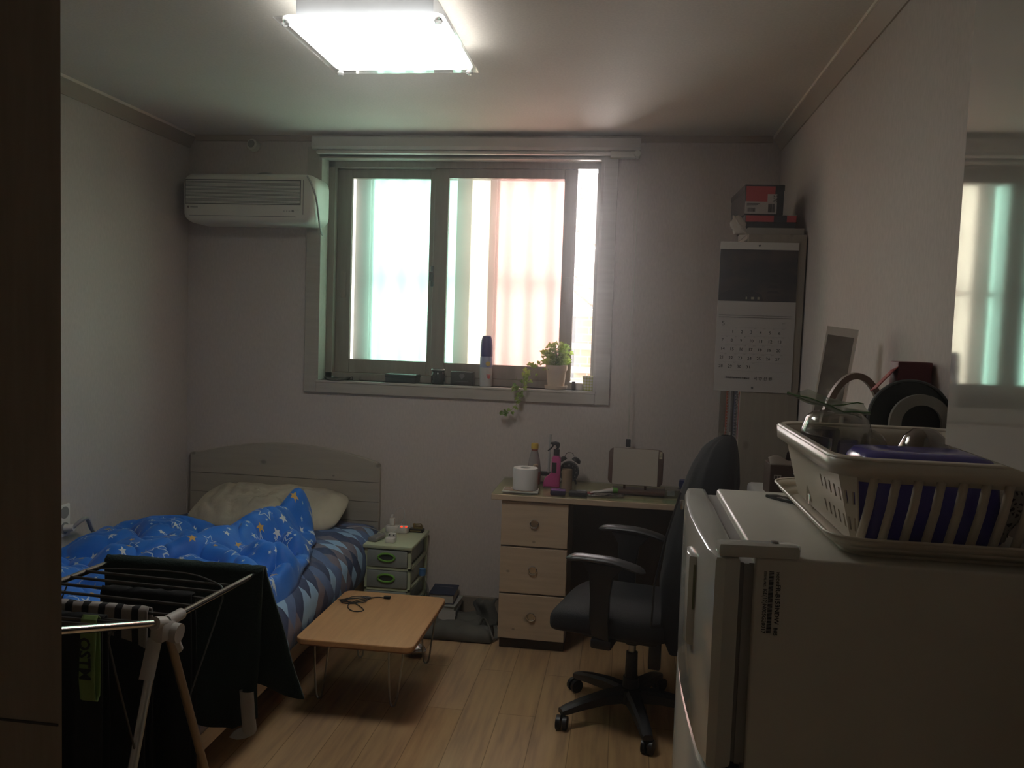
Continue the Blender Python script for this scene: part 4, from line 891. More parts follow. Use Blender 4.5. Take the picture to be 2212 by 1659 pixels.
# calendar
cal = thing('wall_calendar', 'wall calendar for month 5 hanging on the side of the bookcase', 'calendar', (.52, -.747, 1.6))
cx0, cx1, cy_ = .368, .678, -.7475
ct = X3(0, -.012, 0)
MB().box(cx0, cx1, -.7485, -.7462, 1.295, 1.904).build('pages', P('calendar_paper', (.40, .38, .36, 1), .7, var=.02), cal, smooth=False)
MB().box(cx0, cx1, -.7505, -.7483, 1.876, 1.906).build('header_strip', m_paper, cal, smooth=False)
T = NT('calendar_photo'); co = T.co('Generated'); sx = T.n('ShaderNodeSeparateXYZ'); T.put(sx.inputs[0], co)
T.put(T.p.inputs['Base Color'], T.mix(T.math('MULTIPLY', T.ramp(T.noise(co, 3, 3), [(.45, (0, 0, 0, 1)), (.65, (1, 1, 1, 1))]), .55), (.022, .02, .021, 1), (.085, .055, .04, 1))); T.p.inputs['Roughness'].default_value = .4
MB().box(cx0+.001, cx1-.001, -.7497, -.7487, 1.666, 1.876).build('picture', T.m, cal, smooth=False)
pd_ = MB()
for k, (x, z, ww) in enumerate([(.585, 1.70+i*.022, .030-i*.004) for i in range(5)]): pd_.prism([(x-ww, z), (x+ww, z), (x+ww*.55, z+.010), (x-ww*.55, z+.010)], -.7502, -.7496, 'xz')
pd_.prism([(.37, 1.668), (.37, 1.69), (.41, 1.71), (.50, 1.71), (.54, 1.695), (.55, 1.668)], -.7502, -.7496, 'xz')
pd_.build('picture_silhouette', P('pic_dark', (.016, .014, .014, 1), .5), cal, smooth=False)
MB().box(.478, .484, -.7506, -.75, 1.674, 1.684).box(.50, .512, -.7506, -.75, 1.674, 1.684).box(.525, .533, -.7506, -.75, 1.674, 1.684).build('picture_windows', P('pic_win', (.30, .26, .17, 1), .6), cal, smooth=False)
pf = MB()
for k in range(58):
    for z in (1.6065, 1.598): pf.box(cx0+.008+k*.00505, cx0+.0103+k*.00505, -.7494, -.7484, z, z+.0026)
pf.build('binding_holes', m_ink, cal, smooth=False)
items = []
for d in range(1, 32):
    c_, r_ = d % 7, d//7
    items.append((str(d), cx0+.024+c_*.0372-.0022*r_, 1.535-r_*.0357-c_*.0003, .0175, 'LEFT'))
items.append(('5', cx0+.020, 1.565, .026, 'LEFT'))
items.append(('덕 양 선 원', cx0+.158, 1.345, .0165, 'LEFT')); items.append(('진로충주본대덕사 수월도량', cx0+.046, 1.348, .0085, 'LEFT'))
text(items, 'date_numbers', m_ink, cal, FRONT, (0, -.7488, 0))
ln = MB()
for r_ in range(6): ln.box(cx0+.02, cx1-.03, -.749, -.7484, 1.5585-r_*.0357, 1.5591-r_*.0357)
ln.build('ruled_lines', P('rule_grey', (.28, .27, .255, 1), .8), cal, smooth=False)
it2 = [('1 · 2 · 3 · 4 · 5 · 6 · 7', 0, 0, .004, 'LEFT')]
text([(str((d*3) % 28+1)+'.'+str(d % 9+1), cx0+.038+(d % 7)*.0372, 1.5535-(d//7)*.0357, .0055, 'LEFT') for d in range(1, 32)]+[('2017', cx1-.05, 1.577, .007, 'LEFT')], 'small_print', P('print_grey', (.2, .19, .18, 1), .8), cal, FRONT, (0, -.7488, 0), ext=.0002)
MB().cyl((.523, -.7504, 1.892), (.523, -.755, 1.892), .004).cyl((.523, -.749, 1.312), (.523, -.7515, 1.312), .004).build('pin', m_dark, cal)
# boxes on top of the bookcase
sl = thing('flat_carton', 'pale flat carton lying directly on top of the bookcase', 'box', (.60, -.58, 1.94))
MB().box(.475, .70, -.725, -.42, 1.94, 1.968, .002).build('carton', P('carton_pale', (.27, .245, .21, 1), .7), sl, smooth=False)
fb = thing('shoe_box', 'flat black and red shoe box under the labelled one on the bookcase', 'box', (.57, -.55, 1.968))
MB().box(.472, .668, -.70, -.40, 1.968, 2.0, .002).build('box_base', P('box_black', (.020, .018, .018, 1), .5), fb, smooth=False)
MB().box(.466, .672, -.706, -.394, 1.992, 2.022, .002).build('lid', P('box_black2', (.022, .02, .02, 1), .5), fb, smooth=False)
m_red = P('box_red', (.42, .05, .05, 1), .5)
MB().box(.468, .580, -.7075, -.705, 1.9945, 2.020).box(.632, .669, -.7075, -.705, 1.9945, 2.020).build('red_panel', m_red, fb, smooth=False)
sbx = thing('shoe_box', 'red fronted shoe box with a white barcode label on top of the stack', 'box', (.53, -.52, 2.022), .04)
MB().box(-.078, .078, -.19, .15, 0, .108, .003).build('box_base', bpy.data.materials['box_black'], sbx, local=True, smooth=False)
MB().box(-.08, .08, -.192, .152, .098, .122, .002).build('lid', bpy.data.materials['box_black2'], sbx, local=True, smooth=False)
MB().box(-.074, .042, -.1935, -.19, .052, .115).build('red_panel', m_red, sbx, local=True, smooth=False)
lbm = P('label_white', (.40, .37, .34, 1), .6)
MB().box(-.076, .05, -.1942, -.190, .004, .053).box(.012, .05, -.1946, -.192, .004, .084).build('label', lbm, sbx, local=True, smooth=False)
bb_ = MB(); rr = random.Random(5)
for k in range(11): bb_.box(.016+k*.0024, .0172+k*.0024+rr.random()*.0008, -.1952, -.194, .01, .045)
for k in range(12): bb_.box(-.066+k*.0026, -.0648+k*.0026+rr.random()*.0006, -.1948, -.194, .012, .028)
for k in range(3): bb_.box(-.07, -.03+k*.006, -.1948, -.194, .034+k*.005, .036+k*.005)
bb_.build('barcode', m_ink, sbx, local=True, smooth=False)
text([('270', 0, 0, .02, 'LEFT')], 'size_print', m_ink, sbx, Matrix(((0, 1, 0), (0, 0, -1), (-1, 0, 0))), tuple(wm(sbx) @ V((.036, -.1949, .08))))
bgm = MB()
def bagp(u, v):
    th = u*2*PI; r = .022*(1-v)**.5+.008+.008*noise.noise(V((math.cos(th)*2, math.sin(th)*2, v*4)))+.012*math.sin(th*4)*v
    return (.452-.03*v+r*math.cos(th), -.722+r*.6*math.sin(th), 1.9405+.062*v+.016*math.sin(th*3+1)*v)
bgm.grid(40, 14, bagp, closed_u=True); one('plastic_bag', 'crumpled white plastic bag knot at the front corner of the bookcase top', 'bag', bgm, P('bag_white', (.42, .38, .32, 1), .4), loc=(.452, -.722, 1.94), angle=180)

# ------------------------------------------------------------------ fridge
m_fr = P('fridge_white', (.58, .58, .53, 1), .16, var=.015, coat=.3)
m_frs = P('fridge_side', (.60, .57, .50, 1), .35, var=.03, bump=(400, .08, .0005))
fg = thing('fridge', 'small pale two door fridge against the right wall in the foreground', 'fridge', (.42, -2.66, 0))
MB().box(.215, .695, -2.945, -2.375, .03, 1.18, .006, 3).build('body', m_frs, fg)
fp = [(.192, -2.945), (.168, -2.957), (.154, -2.95), (.144, -2.90), (.137, -2.76), (.134, -2.65), (.136, -2.54), (.143, -2.42), (.150, -2.375), (.165, -2.37), (.192, -2.372)]
for z0, z1, nm in ((.835, 1.178, 'freezer_door'), (.05, .825, 'main_door')):
    d_ = MB().prism(fp, z0, z1, 'xy', .008).build(nm, m_fr, fg, angle=35)
    if nm == 'freezer_door':
        MB().prism([(.140, -2.80), (.127, -2.795), (.124, -2.77), (.126, -2.73), (.139, -2.725)], .975, 1.135, 'xy', .004).build('handle', m_fr, d_)
    gk = MB()
    for xa, xb, ins in ((.192, .199, .012), (.199, .207, .006), (.207, .216, .012)): gk.box(xa, xb, -2.945+ins, -2.38-ins*.2, z0+.006, z1-.012)
    gk.build('gasket', P('gasket_grey', (.26, .25, .23, 1), .5), d_, smooth=False)
MB().prism([(.158, -2.958), (.155, -2.93), (.165, -2.92), (.275, -2.915), (.285, -2.93), (.28, -2.948)], 1.178, 1.200, 'xy', .006).build('hinge_cover', m_fr, fg)
MB().cyl((.245, -2.93, 1.199), (.245, -2.93, 1.2025), .006).build('screw', m_steel, fg)
MB().box(.1345, .139, -2.80, -2.72, 1.04, 1.12, .001).build('sticker', P('sticker_olive', (.16, .17, .09, 1), .3), fg)
SIDE = Matrix(((0, 1, 0), (0, 0, -1), (-1, 0, 0)))
text([('MODEL', 0, 0, .0065, 'LEFT'), ('FR-B153NDW', .020, 0, .0105, 'LEFT'), ('B05', .088, 0, .0085, 'LEFT')], 'model_print', m_ink, fg, SIDE, (.2475, -2.9455, 1.158))
text([('SERIAL NO.', 0, 0, .005, 'LEFT'), ('KE(12)N005G20017', .028, 0, .0085, 'LEFT')], 'serial_print', m_ink, fg, SIDE, (.229, -2.9455, 1.158))
bb_ = MB()
for k in range(44): bb_.box(.2365, .2435, -2.9462, -2.9452, 1.158-k*.00225-.0009-rr.random()*.0006, 1.158-k*.00225)
bb_.build('barcode', m_ink, fg, smooth=False)
for x, y in ((.25, -2.90), (.66, -2.90), (.25, -2.42), (.66, -2.42)): MB().cyl((x, y, 0), (x, y, .032), .02).build('foot', m_black, fg)
one('silver_spatula', 'dark metal spatula blade lying on the fridge beside the dish rack', 'spatula', MB().prism([(.31, -2.445), (.325, -2.47), (.40, -2.56), (.46, -2.60), (.47, -2.56), (.40, -2.50), (.335, -2.438)], 1.18, 1.186, 'xy', .001), P('gunmetal', (.10, .105, .11, 1), .25, metal=.9), loc=(.38, -2.5, 1.18))

# ------------------------------------------------------------------ dish rack on the fridge
m_rack = P('rack_cream', (.64, .58, .48, 1), .32, var=.03)
dr_ = thing('dish_rack', 'cream plastic dish rack on a tray on top of the fridge', 'dish rack', (.52, -2.64, 1.18))
RX0, RX1, RY0, RY1 = .333, .708, -2.925, -2.385
def ringmesh(mb, r_in, z_in, r_out, z_out):
    A = [mb.b.verts.new((p[0], p[1], z_in)) for p in r_in]; B = [mb.b.verts.new((p[0], p[1], z_out)) for p in r_out]; n = len(A)
    for i in range(n): mb.b.faces.new((A[i], A[(i+1) % n], B[(i+1) % n], B[i]))
def rr_(ins, r=.05): return rrect(RX1-RX0-2*ins, RY1-RY0-2*ins, r, 6, (RX0+RX1)/2, (RY0+RY1)/2)
ty = MB(); ty.prism(rr_(.03, .04), 1.1805, 1.186, 'xy')
for a, b in (((.03, 1.186, .04), (.008, 1.200, .05)), ((.008, 1.200, .05), (0, 1.212, .055)), ((0, 1.212, .055), (-.004, 1.214, .058))): ringmesh(ty, rr_(a[0], a[2]), a[1], rr_(b[0], b[2]), b[1])
ty.build('tray', m_rack, dr_, solid=.004, offset=0)
rm = MB()
for a, b in (((.020, 1.300, .045), (.012, 1.334, .05)), ((.012, 1.334, .05), (.004, 1.339, .054)), ((.004, 1.339, .054), (-.004, 1.335, .058)), ((-.004, 1.335, .058), (-.002, 1.310, .057))): ringmesh(rm, rr_(a[0], a[2]), a[1], rr_(b[0], b[2]), b[1])
rm.build('rim', m_rack, dr_, solid=.004, offset=0)
bm2 = MB(); bm2.prism(rr_(.045, .03), 1.192, 1.197, 'xy'); bm2.build('basket_floor', m_rack, dr_, smooth=False)
# near side: widely spaced round bars; left and far side: ribbed panel
for k in range(10):
    xx = RX0+.062+k*.033
    MB().tube([(xx, RY0+.012, 1.325), (xx-.006, RY0+.020, 1.26), (xx-.012, RY0+.042, 1.194)], .0068, 10).build('side_bar', m_rack, dr_)
pn = MB()
def panel(p0, p1, q0, q1, n, skip):   # ribbed wall from top edge p0-p1 down to q0-q1, pierced with small slots
    p0, p1, q0, q1 = map(V, (p0, p1, q0, q1)); nz = 6
    G = [[(p0.lerp(p1, i/n)).lerp(q0.lerp(q1, i/n), j/nz) for j in range(nz+1)] for i in range(n+1)]
    vs_ = [[pn.b.verts.new(c+V((0, 0, 0))) for c in col_] for col_ in G]
    for i in range(n):
        for j in range(nz):
            if not skip(i, j): pn.b.faces.new((vs_[i][j], vs_[i+1][j], vs_[i+1][j+1], vs_[i][j+1]))
panel((RX0+.012, RY0+.05, 1.325), (RX0+.012, RY1-.05, 1.325), (RX0+.045, RY0+.06, 1.194), (RX0+.045, RY1-.06, 1.194), 40, lambda i, j: i % 3 == 1 and j in (2, 4) and i < 16)
panel((RX0+.012, RY0+.05, 1.325), (RX0+.034, RY0+.014, 1.325), (RX0+.045, RY0+.06, 1.194), (RX0+.052, RY0+.045, 1.194), 6, lambda i, j: i in (1, 4) and j in (2, 4))
panel((RX0+.05, RY1-.012, 1.325), (RX1-.05, RY1-.012, 1.325), (RX0+.06, RY1-.045, 1.194), (RX1-.06, RY1-.045, 1.194), 20, lambda i, j: False)
panel((RX0+.012, RY1-.05, 1.325), (RX0+.05, RY1-.012, 1.325), (RX0+.045, RY1-.06, 1.194), (RX0+.06, RY1-.045, 1.194), 4, lambda i, j: False)
panel((RX1-.012, RY0+.05, 1.325), (RX1-.012, RY1-.05, 1.325), (RX1-.045, RY0+.06, 1.194), (RX1-.045, RY1-.06, 1.194), 20, lambda i, j: i % 3 == 1 and j in (2, 4))
pn.build('ribbed_wall', m_rack, dr_, smooth=False, solid=.003, offset=0)
# dishes
bs = MB()
bx, by = .502, -2.775
for a, b in (((.215, .165, .03), (1.200, 0)), ((.215, .165, .03), (1.232, 0)), ((.232, .178, .035), (1.234, 0)),):
    pass
prof_b = [(.240, .170, .045, 1.199), (.244, .174, .046, 1.204), (.236, .165, .042, 1.212), (.232, .160, .042, 1.26), (.226, .154, .042, 1.305), (.216, .146, .040, 1.325), (.196, .128, .034, 1.336), (.14, .08, .02, 1.339)]
rings = [[bs.b.verts.new((p[0], p[1], z)) for p in rrect(w_, d_, r_, 6, bx, by)] for w_, d_, r_, z in prof_b]
for A, B in zip(rings, rings[1:]):
    for k in range(len(A)): bs.b.faces.new((A[k], A[(k+1) % len(A)], B[(k+1) % len(A)], B[k]))
bs.b.faces.new(rings[-1])
one('blue_basin', 'glossy violet blue plastic basin upside down in the dish rack', 'basin', bs, P('violet_plastic', (.085, .075, .33, 1), .15, var=.03), loc=(bx, by, 1.198), angle=60)
jr = thing('glass_jar', 'upturned clear glass jar with a handle in the dish rack', 'jar', (.418, -2.57, 1.30))
m_jarg = clearglass('jar_glass', (.90, .90, .87, 1), .25, .03)
jz = 1.197
MB().lathe([(.048, .0), (.050, .05), (.060, .085), (.066, .115), (.066, .145), (.058, .172), (.046, .182), (.036, .184), (.02, .181), (0, .180)], (.416, -2.57, jz), 32).build('jar_body', m_jarg, jr, solid=.003)
MB().tube([(.468, -2.60, jz+.15), (.492, -2.61, jz+.14), (.494, -2.612, jz+.105), (.476, -2.605, jz+.08)], .007, 8, smooth=2).build('handle', m_jarg, jr)
one('black_mug', 'black mug inside the rack behind the glass jar', 'mug', MB().lathe([(.034, 0), (.036, .004), (.038, .135), (.034, .14), (0, .142)], (.412, -2.465, jz), 24), P('mug_black', (.008, .008, .009, 1), .25), loc=(.412, -2.465, jz))
one('black_sponge', 'black scouring sponge beside the glass jar in the dish rack', 'sponge', MB().box(.462, .498, -2.53, -2.48, jz, jz+.09, .008), P('sponge', (.012, .012, .012, 1), .9, bump=(200, .6)), loc=(.48, -2.5, jz))
zb2 = thing('zip_bag', 'clear zip bag with a green seal draped over the glass jar', 'plastic bag', (.40, -2.57, jz+.187))
def zf(u, v):
    w_ = .06*(1-abs(2*v-1)**1.0*.0)
    x = .322+u*.146; sp = .052*min(1, u*3.2)
    y = -2.555+(v-.5)*2*sp
    z = jz+.190+.022*max(0, 1-u*1.6)+.010*noise.noise(V((u*4, v*4, 1)))+.006*math.sin(v*6+u*5)+.014*max(0, v-.3)
    return (x, y, z)
q = MB(); q.grid(24, 18, zf); T = NT('zip_film'); a_ = T.n('ShaderNodeBsdfTransparent'); a_.inputs[0].default_value = (.93, .95, .90, 1); d_ = T.n('ShaderNodeBsdfDiffuse'); d_.inputs[0].default_value = (.45, .48, .40, 1); mx = T.n('ShaderNodeMixShader'); mx.inputs[0].default_value = .45
T.t.links.new(a_.outputs[0], mx.inputs[1]); T.t.links.new(d_.outputs[0], mx.inputs[2]); T.t.links.new(mx.outputs[0], T.out.inputs[0])
q.build('film', T.m, zb2, angle=180)
MB().tube([V(zf(i/12, .06))+V((0, -.001, .0015)) for i in range(13)], .0016, 5).tube([V(zf(i/12, .50))+V((0, -.001, .0015)) for i in range(13)], .0012, 5).build('zip_seal', P('zip_green', (.10, .24, .07, 1), .5), zb2)
gbw = MB().lathe([(.062, 0), (.064, .004), (.060, .06), (.050, .115), (.036, .148), (.02, .162), (0, .165)], (.562, -2.62, jz), 32)
one('glass_bowl', 'smoky glass bowl upside down in the dish rack behind the blue basin', 'bowl', gbw, clearglass('smoky_glass', (.62, .58, .52, 1), .35, .06), loc=(.562, -2.62, jz), solid=.003)
T = NT('leopard_cloth'); vo = T.n('ShaderNodeTexVoronoi', feature='DISTANCE_TO_EDGE'); T.put(vo.inputs['Vector'], T.co()); vo.inputs['Scale'].default_value = 110
T.put(T.p.inputs['Base Color'], T.ramp(vo.outputs['Distance'], [(0, (.35, .32, .28, 1)), (.12, (.35, .32, .28, 1)), (.2, (.05, .04, .035, 1))], True)); T.p.inputs['Roughness'].default_value = .85
q = MB(); q.grid(12, 18, lambda u, v: (.607+u*.038+.012*math.sin(v*5), -2.865+.02*math.sin(u*5+v*3)+.03*v, 1.325-.118*v)); one('leopard_cloth', 'leopard print dish cloth tucked at the right of the dish rack', 'cloth', q, T.m, loc=(.62, -2.85, 1.25), solid=.002, angle=180)
one('brown_pouch', 'folded brown pouch lying low in the dish rack beside the cloth', 'pouch', MB().obox((.60, -2.73+.0, 1.209), (.07, .06, .022), X3(.0, 0, .2), .004), P('pouch_brown', (.12, .07, .045, 1), .5), loc=(.60, -2.73, 1.20))

# ------------------------------------------------------------------ white cabinet behind the fridge and the things on it
wc_ = thing('white_cabinet', 'white low cabinet against the right wall behind the fridge', 'cabinet', (.58, -1.75, 0))
MB().box(.455, .71, -2.36, -1.20, .04, 1.0, .014, 3).build('body', P('cabinet_white', (.50, .48, .45, 1), .4), wc_)
for y0, y1 in ((-2.34, -1.79), (-1.77, -1.22)):
    d_ = MB().box(.447, .455, y0, y1, .07, .96, .003).build('door', bpy.data.materials['cabinet_white'], wc_, smooth=False)
    MB().box(.437, .447, y1-.06, y1-.045, .6, .72, .003).build('handle', m_steel, d_)
MB().box(.48, .70, -2.33, -1.23, 0, .04).build('plinth', m_dark, wc_, smooth=False)
tm_ = thing('leaning_mirror', 'narrow white framed mirror leaning on the right wall behind the fridge', 'mirror', (.62, -1.75, 1.0))
mrx = X3(0, .235, .42)
def lean(mb):
    for v in mb.b.verts: v.co = mrx@v.co+V((.552, -1.74, 1.004))
    return mb
fr2 = MB().box(-.022, .0, -.055, .055, .012, .60, .003)
lean(MB().box(-.010, .006, -.05, .05, 0, .565, .002)).build('back_board', m_dark, tm_, smooth=False)
def fbox(mb): return lean(mb)
ROT = X3(0, 0, -.78)
def lean2(mb):   # panel facing the camera side (-y), leaning right towards the wall
    R1 = X3(0, .115, 0) ; R2 = X3(0, 0, -.30)
    for v in mb.b.verts: v.co = R2@(R1@v.co)+V((.552, -1.76, 1.003))
    return mb
for o in list(tm_.children): bpy.data.objects.remove(o)
lean2(MB().box(-.042, .042, -.012, .022, 0, .012).box(-.042, .042, -.012, .022, .532, .556).box(.034, .042, -.012, .022, .012, .532).box(-.042, -.037, -.012, .022, .012, .532)).build('frame', P('mirror_white', (.82, .77, .72, 1), .35, var=.02), tm_, smooth=False)
lean2(MB().box(-.037, .034, -.006, -.002, .012, .532)).build('mirror_glass', P('mirror_silver', (.42, .44, .44, 1), .12, metal=1, var=.25, vs=12), tm_, smooth=False)
lean2(MB().box(-.037, .034, -.002, .018, .012, .532)).build('back_board', m_dark, tm_, smooth=False)
ct_ = thing('brown_carton', 'torn dark brown carton with a pale letter beside the bookcase', 'carton', (.53, -1.42, 1.0))
m_cart = P('carton_brown', (.055, .030, .020, 1), .6)
MB().box(.487, .60, -1.47, -1.35, 1.0, 1.105, .003).build('box', m_cart, ct_, smooth=False)
MB().grid(2, 2, lambda u, v: (0, 0, 0)) if 0 else None
q = MB(); q.grid(8, 6, lambda u, v: (.487+u*.113, -1.47+v*.05, 1.106+.016*v+.010*math.sin(u*7)*v)); q.build('flap', P('carton_lining', (.16, .13, .105, 1), .8), ct_, solid=.002, angle=180)
q = MB(); q.grid(8, 6, lambda u, v: (.555+u*.06, -1.36-.02*v, 1.106+.075*v*(.4+.6*u))); q.build('flap', m_cart, ct_, solid=.002, angle=180)
text([('E', 0, 0, .034, 'LEFT')], 'letter', P('letter_pale', (.40, .36, .32, 1), .7), ct_, Matrix(((0, -1, 0), (0, 0, -1), (1, 0, 0))) @ Matrix.Rotation(-PI, 3, 'Z') @ Matrix.Rotation(0, 3, 'Z'), (.50, -1.471, 1.075))
hj = thing('honey_jar', 'amber glass jar with a metal lid in front of the brown carton', 'jar', (.575, -1.55, 1.0))
MB().lathe([(0, 0), (.034, 0), (.036, .006), (.036, .065), (.03, .078), (0, .08)], (.575, -1.55, 1.0)).build('jar_body', P('amber', (.16, .065, .015, 1), .12, spec=.6), hj)
MB().lathe([(.031, .076), (.033, .078), (.033, .092), (.030, .095), (0, .095)], (.575, -1.55, 1.0)).build('lid', P('lid_dark', (.10, .09, .08, 1), .15, metal=1), hj)
# trays and pots stored upright behind the rack
def arch(mb, c, rx, rz, hw, th, a0=0, a1=PI, n=28):
    for s0 in range(1): pass
    P1 = [V((c[0]+rx*math.cos(a0+(a1-a0)*i/n), c[1], c[2]+rz*math.sin(a0+(a1-a0)*i/n))) for i in range(n+1)]
    P2 = [V((c[0]+(rx-th)*math.cos(a0+(a1-a0)*i/n), c[1], c[2]+(rz-th)*math.sin(a0+(a1-a0)*i/n))) for i in range(n+1)]
    vs_ = [[mb.b.verts.new(p+V((0, s*hw, 0))) for p in pp] for pp, s in ((P1, -1), (P1, 1), (P2, 1), (P2, -1))]
    for k in range(4):
        A, B = vs_[k], vs_[(k+1) % 4]
        for i in range(n): mb.b.faces.new((A[i], A[i+1], B[i+1], B[i]))
    for i in (0, n): mb.b.faces.new([vs_[k][i] for k in range(4)])
    return mb
bk_ = thing('beige_basket', 'beige plastic basket with a round arched handle behind the dish rack', 'basket', (.56, -2.07, 1.0))
MB().lathe([(0, 0), (.07, 0), (.088, .26), (.09, .265), (.086, .265), (.068, .004), (0, .004)], (.58, -2.07, 1.0), 28, 1.0, .8).build('bowl', P('basket_beige', (.26, .20, .16, 1), .45), bk_)
q = arch(MB(), (.58, -2.07, 1.255), .086, .185, .012, .016); q.build('handle', bpy.data.materials['basket_beige'], bk_, angle=30)
dt_ = thing('dark_tray', 'dark teal tray with rounded corners standing upright behind the dish rack', 'tray', (.62, -2.27, 1.0))
q = MB().prism(rrect(.175, .43, .085, 12, 0, .215), -.008, .008, 'xz', .003)
for v in q.b.verts: v.co = X3(.0, .06, .0)@v.co+V((.614, -2.30, 1.006))
q.build('tray_body', P('teal_dark', (.022, .030, .032, 1), .45, var=.08), dt_)
q = MB().tube([V((p[0], -.009, p[1])) for p in rrect(.175, .43, .085, 12, 0, .215)], .0035, 6, closed=True)
for v in q.b.verts: v.co = X3(.0, .06, .0)@v.co+V((.614, -2.30, 1.006))
q.build('rim', P('teal_rim', (.10, .11, .11, 1), .4), dt_)
pt = thing('pale_tray', 'pale plastic rounded tray frame standing in front of the dark teal tray', 'tray', (.66, -2.335, 1.0))
q = MB()
ringo = rrect(.13, .405, .064, 12, .648, 1.205); ringi = rrect(.13-.046, .405-.046, .041, 12, .648, 1.205)
for pa, pb in ((ringo, ringi),):
    A = [q.b.verts.new((p[0], -2.345, p[1])) for p in pa]; B = [q.b.verts.new((p[0], -2.350, p[1])) for p in pb]; A2 = [q.b.verts.new((p[0], -2.332, p[1])) for p in pa]; B2 = [q.b.verts.new((p[0], -2.332, p[1])) for p in pb]; n = len(A)
    for i in range(n):
        j = (i+1) % n
        q.b.faces.new((A[i], A[j], B[j], B[i])); q.b.faces.new((A2[i], A2[j], A[j], A[i])); q.b.faces.new((B[i], B[j], B2[j], B2[i])); q.b.faces.new((B2[i], B2[j], A2[j], A2[i]))
q.build('frame', P('tray_pale', (.30, .29, .26, 1), .3), pt, angle=35)
MB().prism(rrect(.09, .365, .042, 10, .648, 1.205), -2.337, -2.333, 'xz').build('panel', P('tray_black', (.012, .014, .014, 1), .5), pt, smooth=False)
rc = thing('red_carton', 'tall dark red carton standing against the right wall behind the trays', 'carton', (.665, -2.19, 1.0))
MB().box(.632, .708, -2.22, -2.16, 1.0, 1.475, .002).build('box', P('carton_red', (.14, .024, .03, 1), .5), rc, smooth=False)
q = MB(); q.grid(5, 5, lambda u, v: (.632-.045*u, -2.22+.05*v, 1.462-.052*u-.01*v)); q.build('flap', P('flap_red', (.36, .045, .04, 1), .5), rc, solid=.002)
one('brown_block', 'brown boxy packet standing beside the beige basket behind the rack', 'packet', MB().obox((.528, -2.235, 1.18), (.075, .03, .36), X3(0, .12, 0), .006), P('packet_brown', (.06, .038, .03, 1), .6), loc=(.528, -2.235, 1.0))

# ------------------------------------------------------------------ kitchen wall cabinet
kc = thing('wall_cabinet', 'glossy pale wall cupboard above the fridge at the right edge', 'cupboard', (.57, -3.7, 1.387))
m_gloss = P('cupboard_gloss', (.50, .48, .43, 1), .035, spec=.9, var=.01, coat=1)
MB().box(.45, .715, -4.35, -3.085, 1.387, 2.5).build('carcass', P('carcass', (.30, .29, .26, 1), .4), kc, smooth=False)
for y0, y1 in ((-3.72, -3.082), (-4.35, -3.725)):
    MB().box(.43, .45, y0, y1, 1.385, 2.5, .0015).build('door', m_gloss, kc, smooth=False)

# ------------------------------------------------------------------ clothes drying rack
ry = thing('drying_rack', 'chrome folding clothes drying rack with white joints at the bed foot', 'drying rack', (-1.2, -2.54, 0))
m_rod = P('rod_grey', (.09, .085, .08, 1), .4, metal=.5)
K = V((-1.008, -2.541, .83)); FR_ = V((-.968, -2.155, .832)); LW = V((-1.0, -2.95, .958))
for dxx in (0, -.43):
    D = V((dxx, 0, 0))
    MB().cyl(K+D, FR_+D, .0085, n=14).build('wing_tube', m_chrome, ry)
    MB().cyl(K+D, LW+D, .0085, n=14).build('wing_tube', m_chrome, ry)
    MB().cyl(K+D+V((.006, .004, -.02)), V((-.990, -2.215, .0))+D, .010, n=12).build('leg', P('leg_tan', (.30, .22, .15, 1), .35, metal=.4), ry)
    MB().cyl(K+D+V((-.010, -.012, -.02)), V((-1.0, -2.87, .0))+D, .010, n=12).build('leg', m_steel, ry)
    q = MB()
    q.cyl(K+D+(FR_-K).normalized()*.008, K+D+(FR_-K).normalized()*.062, .0135, n=16)
    q.cyl(K+D+(LW-K).normalized()*.004, K+D+(LW-K).normalized()*.045, .0145, n=16)
    q.obox(K+D+V((0, -.004, -.016)), (.034, .062, .046), X3(-.1, 0, 0), .010)
    q.cyl(K+D+V((.010, .010, -.024)), K+D+V((.032, .010, -.026)), .022, n=20)
    q.cyl(K+D+V((-.010, -.020, -.03)), K+D+V((-.008, -.058, -.11)), .0155, n=14)
    q.cyl(K+D+V((.006, .014, -.03)), K+D+V((.008, .042, -.078)), .0155, .0135, n=14)
    q.build('joint', P('joint_white', (.42, .39, .36, 1), .45), ry)
    MB().tube([K+D+V((.006, .22, .0)), K+D+V((.020, .235, .0)), K+D+V((.026, .225, -.02)), V((-1.0, -2.455, .60))+D], .0022, 6, smooth=1).build('brace_wire', m_rod, ry)
    MB().tube([K+D+V((0, -.17, .05)), K+D+V((-.012, -.185, .04)), K+D+V((-.010, -.19, .02)), V((-1.012, -2.645, .58))+D], .0022, 6, smooth=1).build('brace_wire', m_rod, ry)
for t in (.12, .30, .44, .58, .72, 1.0):
    p = K.lerp(FR_, t); MB().cyl(p, p+V((-.43, .012, .004)), .004, n=8).build('hanging_rod', m_rod, ry)
for t in (.12, .25, .5, .75, 1.0):
    p = K.lerp(LW, t); MB().cyl(p, p+V((-.43, 0, 0)), .004, n=8).build('hanging_rod', m_rod, ry)
MB().tube([K.lerp(FR_, .62)+V((-.005, 0, .002)), K.lerp(FR_, .68)+V((-.03, 0, .008)), K.lerp(FR_, .82)+V((-.16, 0, .016)), K.lerp(FR_, .86)+V((-.43, 0, .0))], .0024, 6, smooth=2).build('support_wire', m_rod, ry)
for z, y in ((.12, -2.80), (.12, -2.29)): MB().cyl((-.99, y, z), (-1.43, y, z), .006, n=8).build('lower_bar', m_steel, ry)
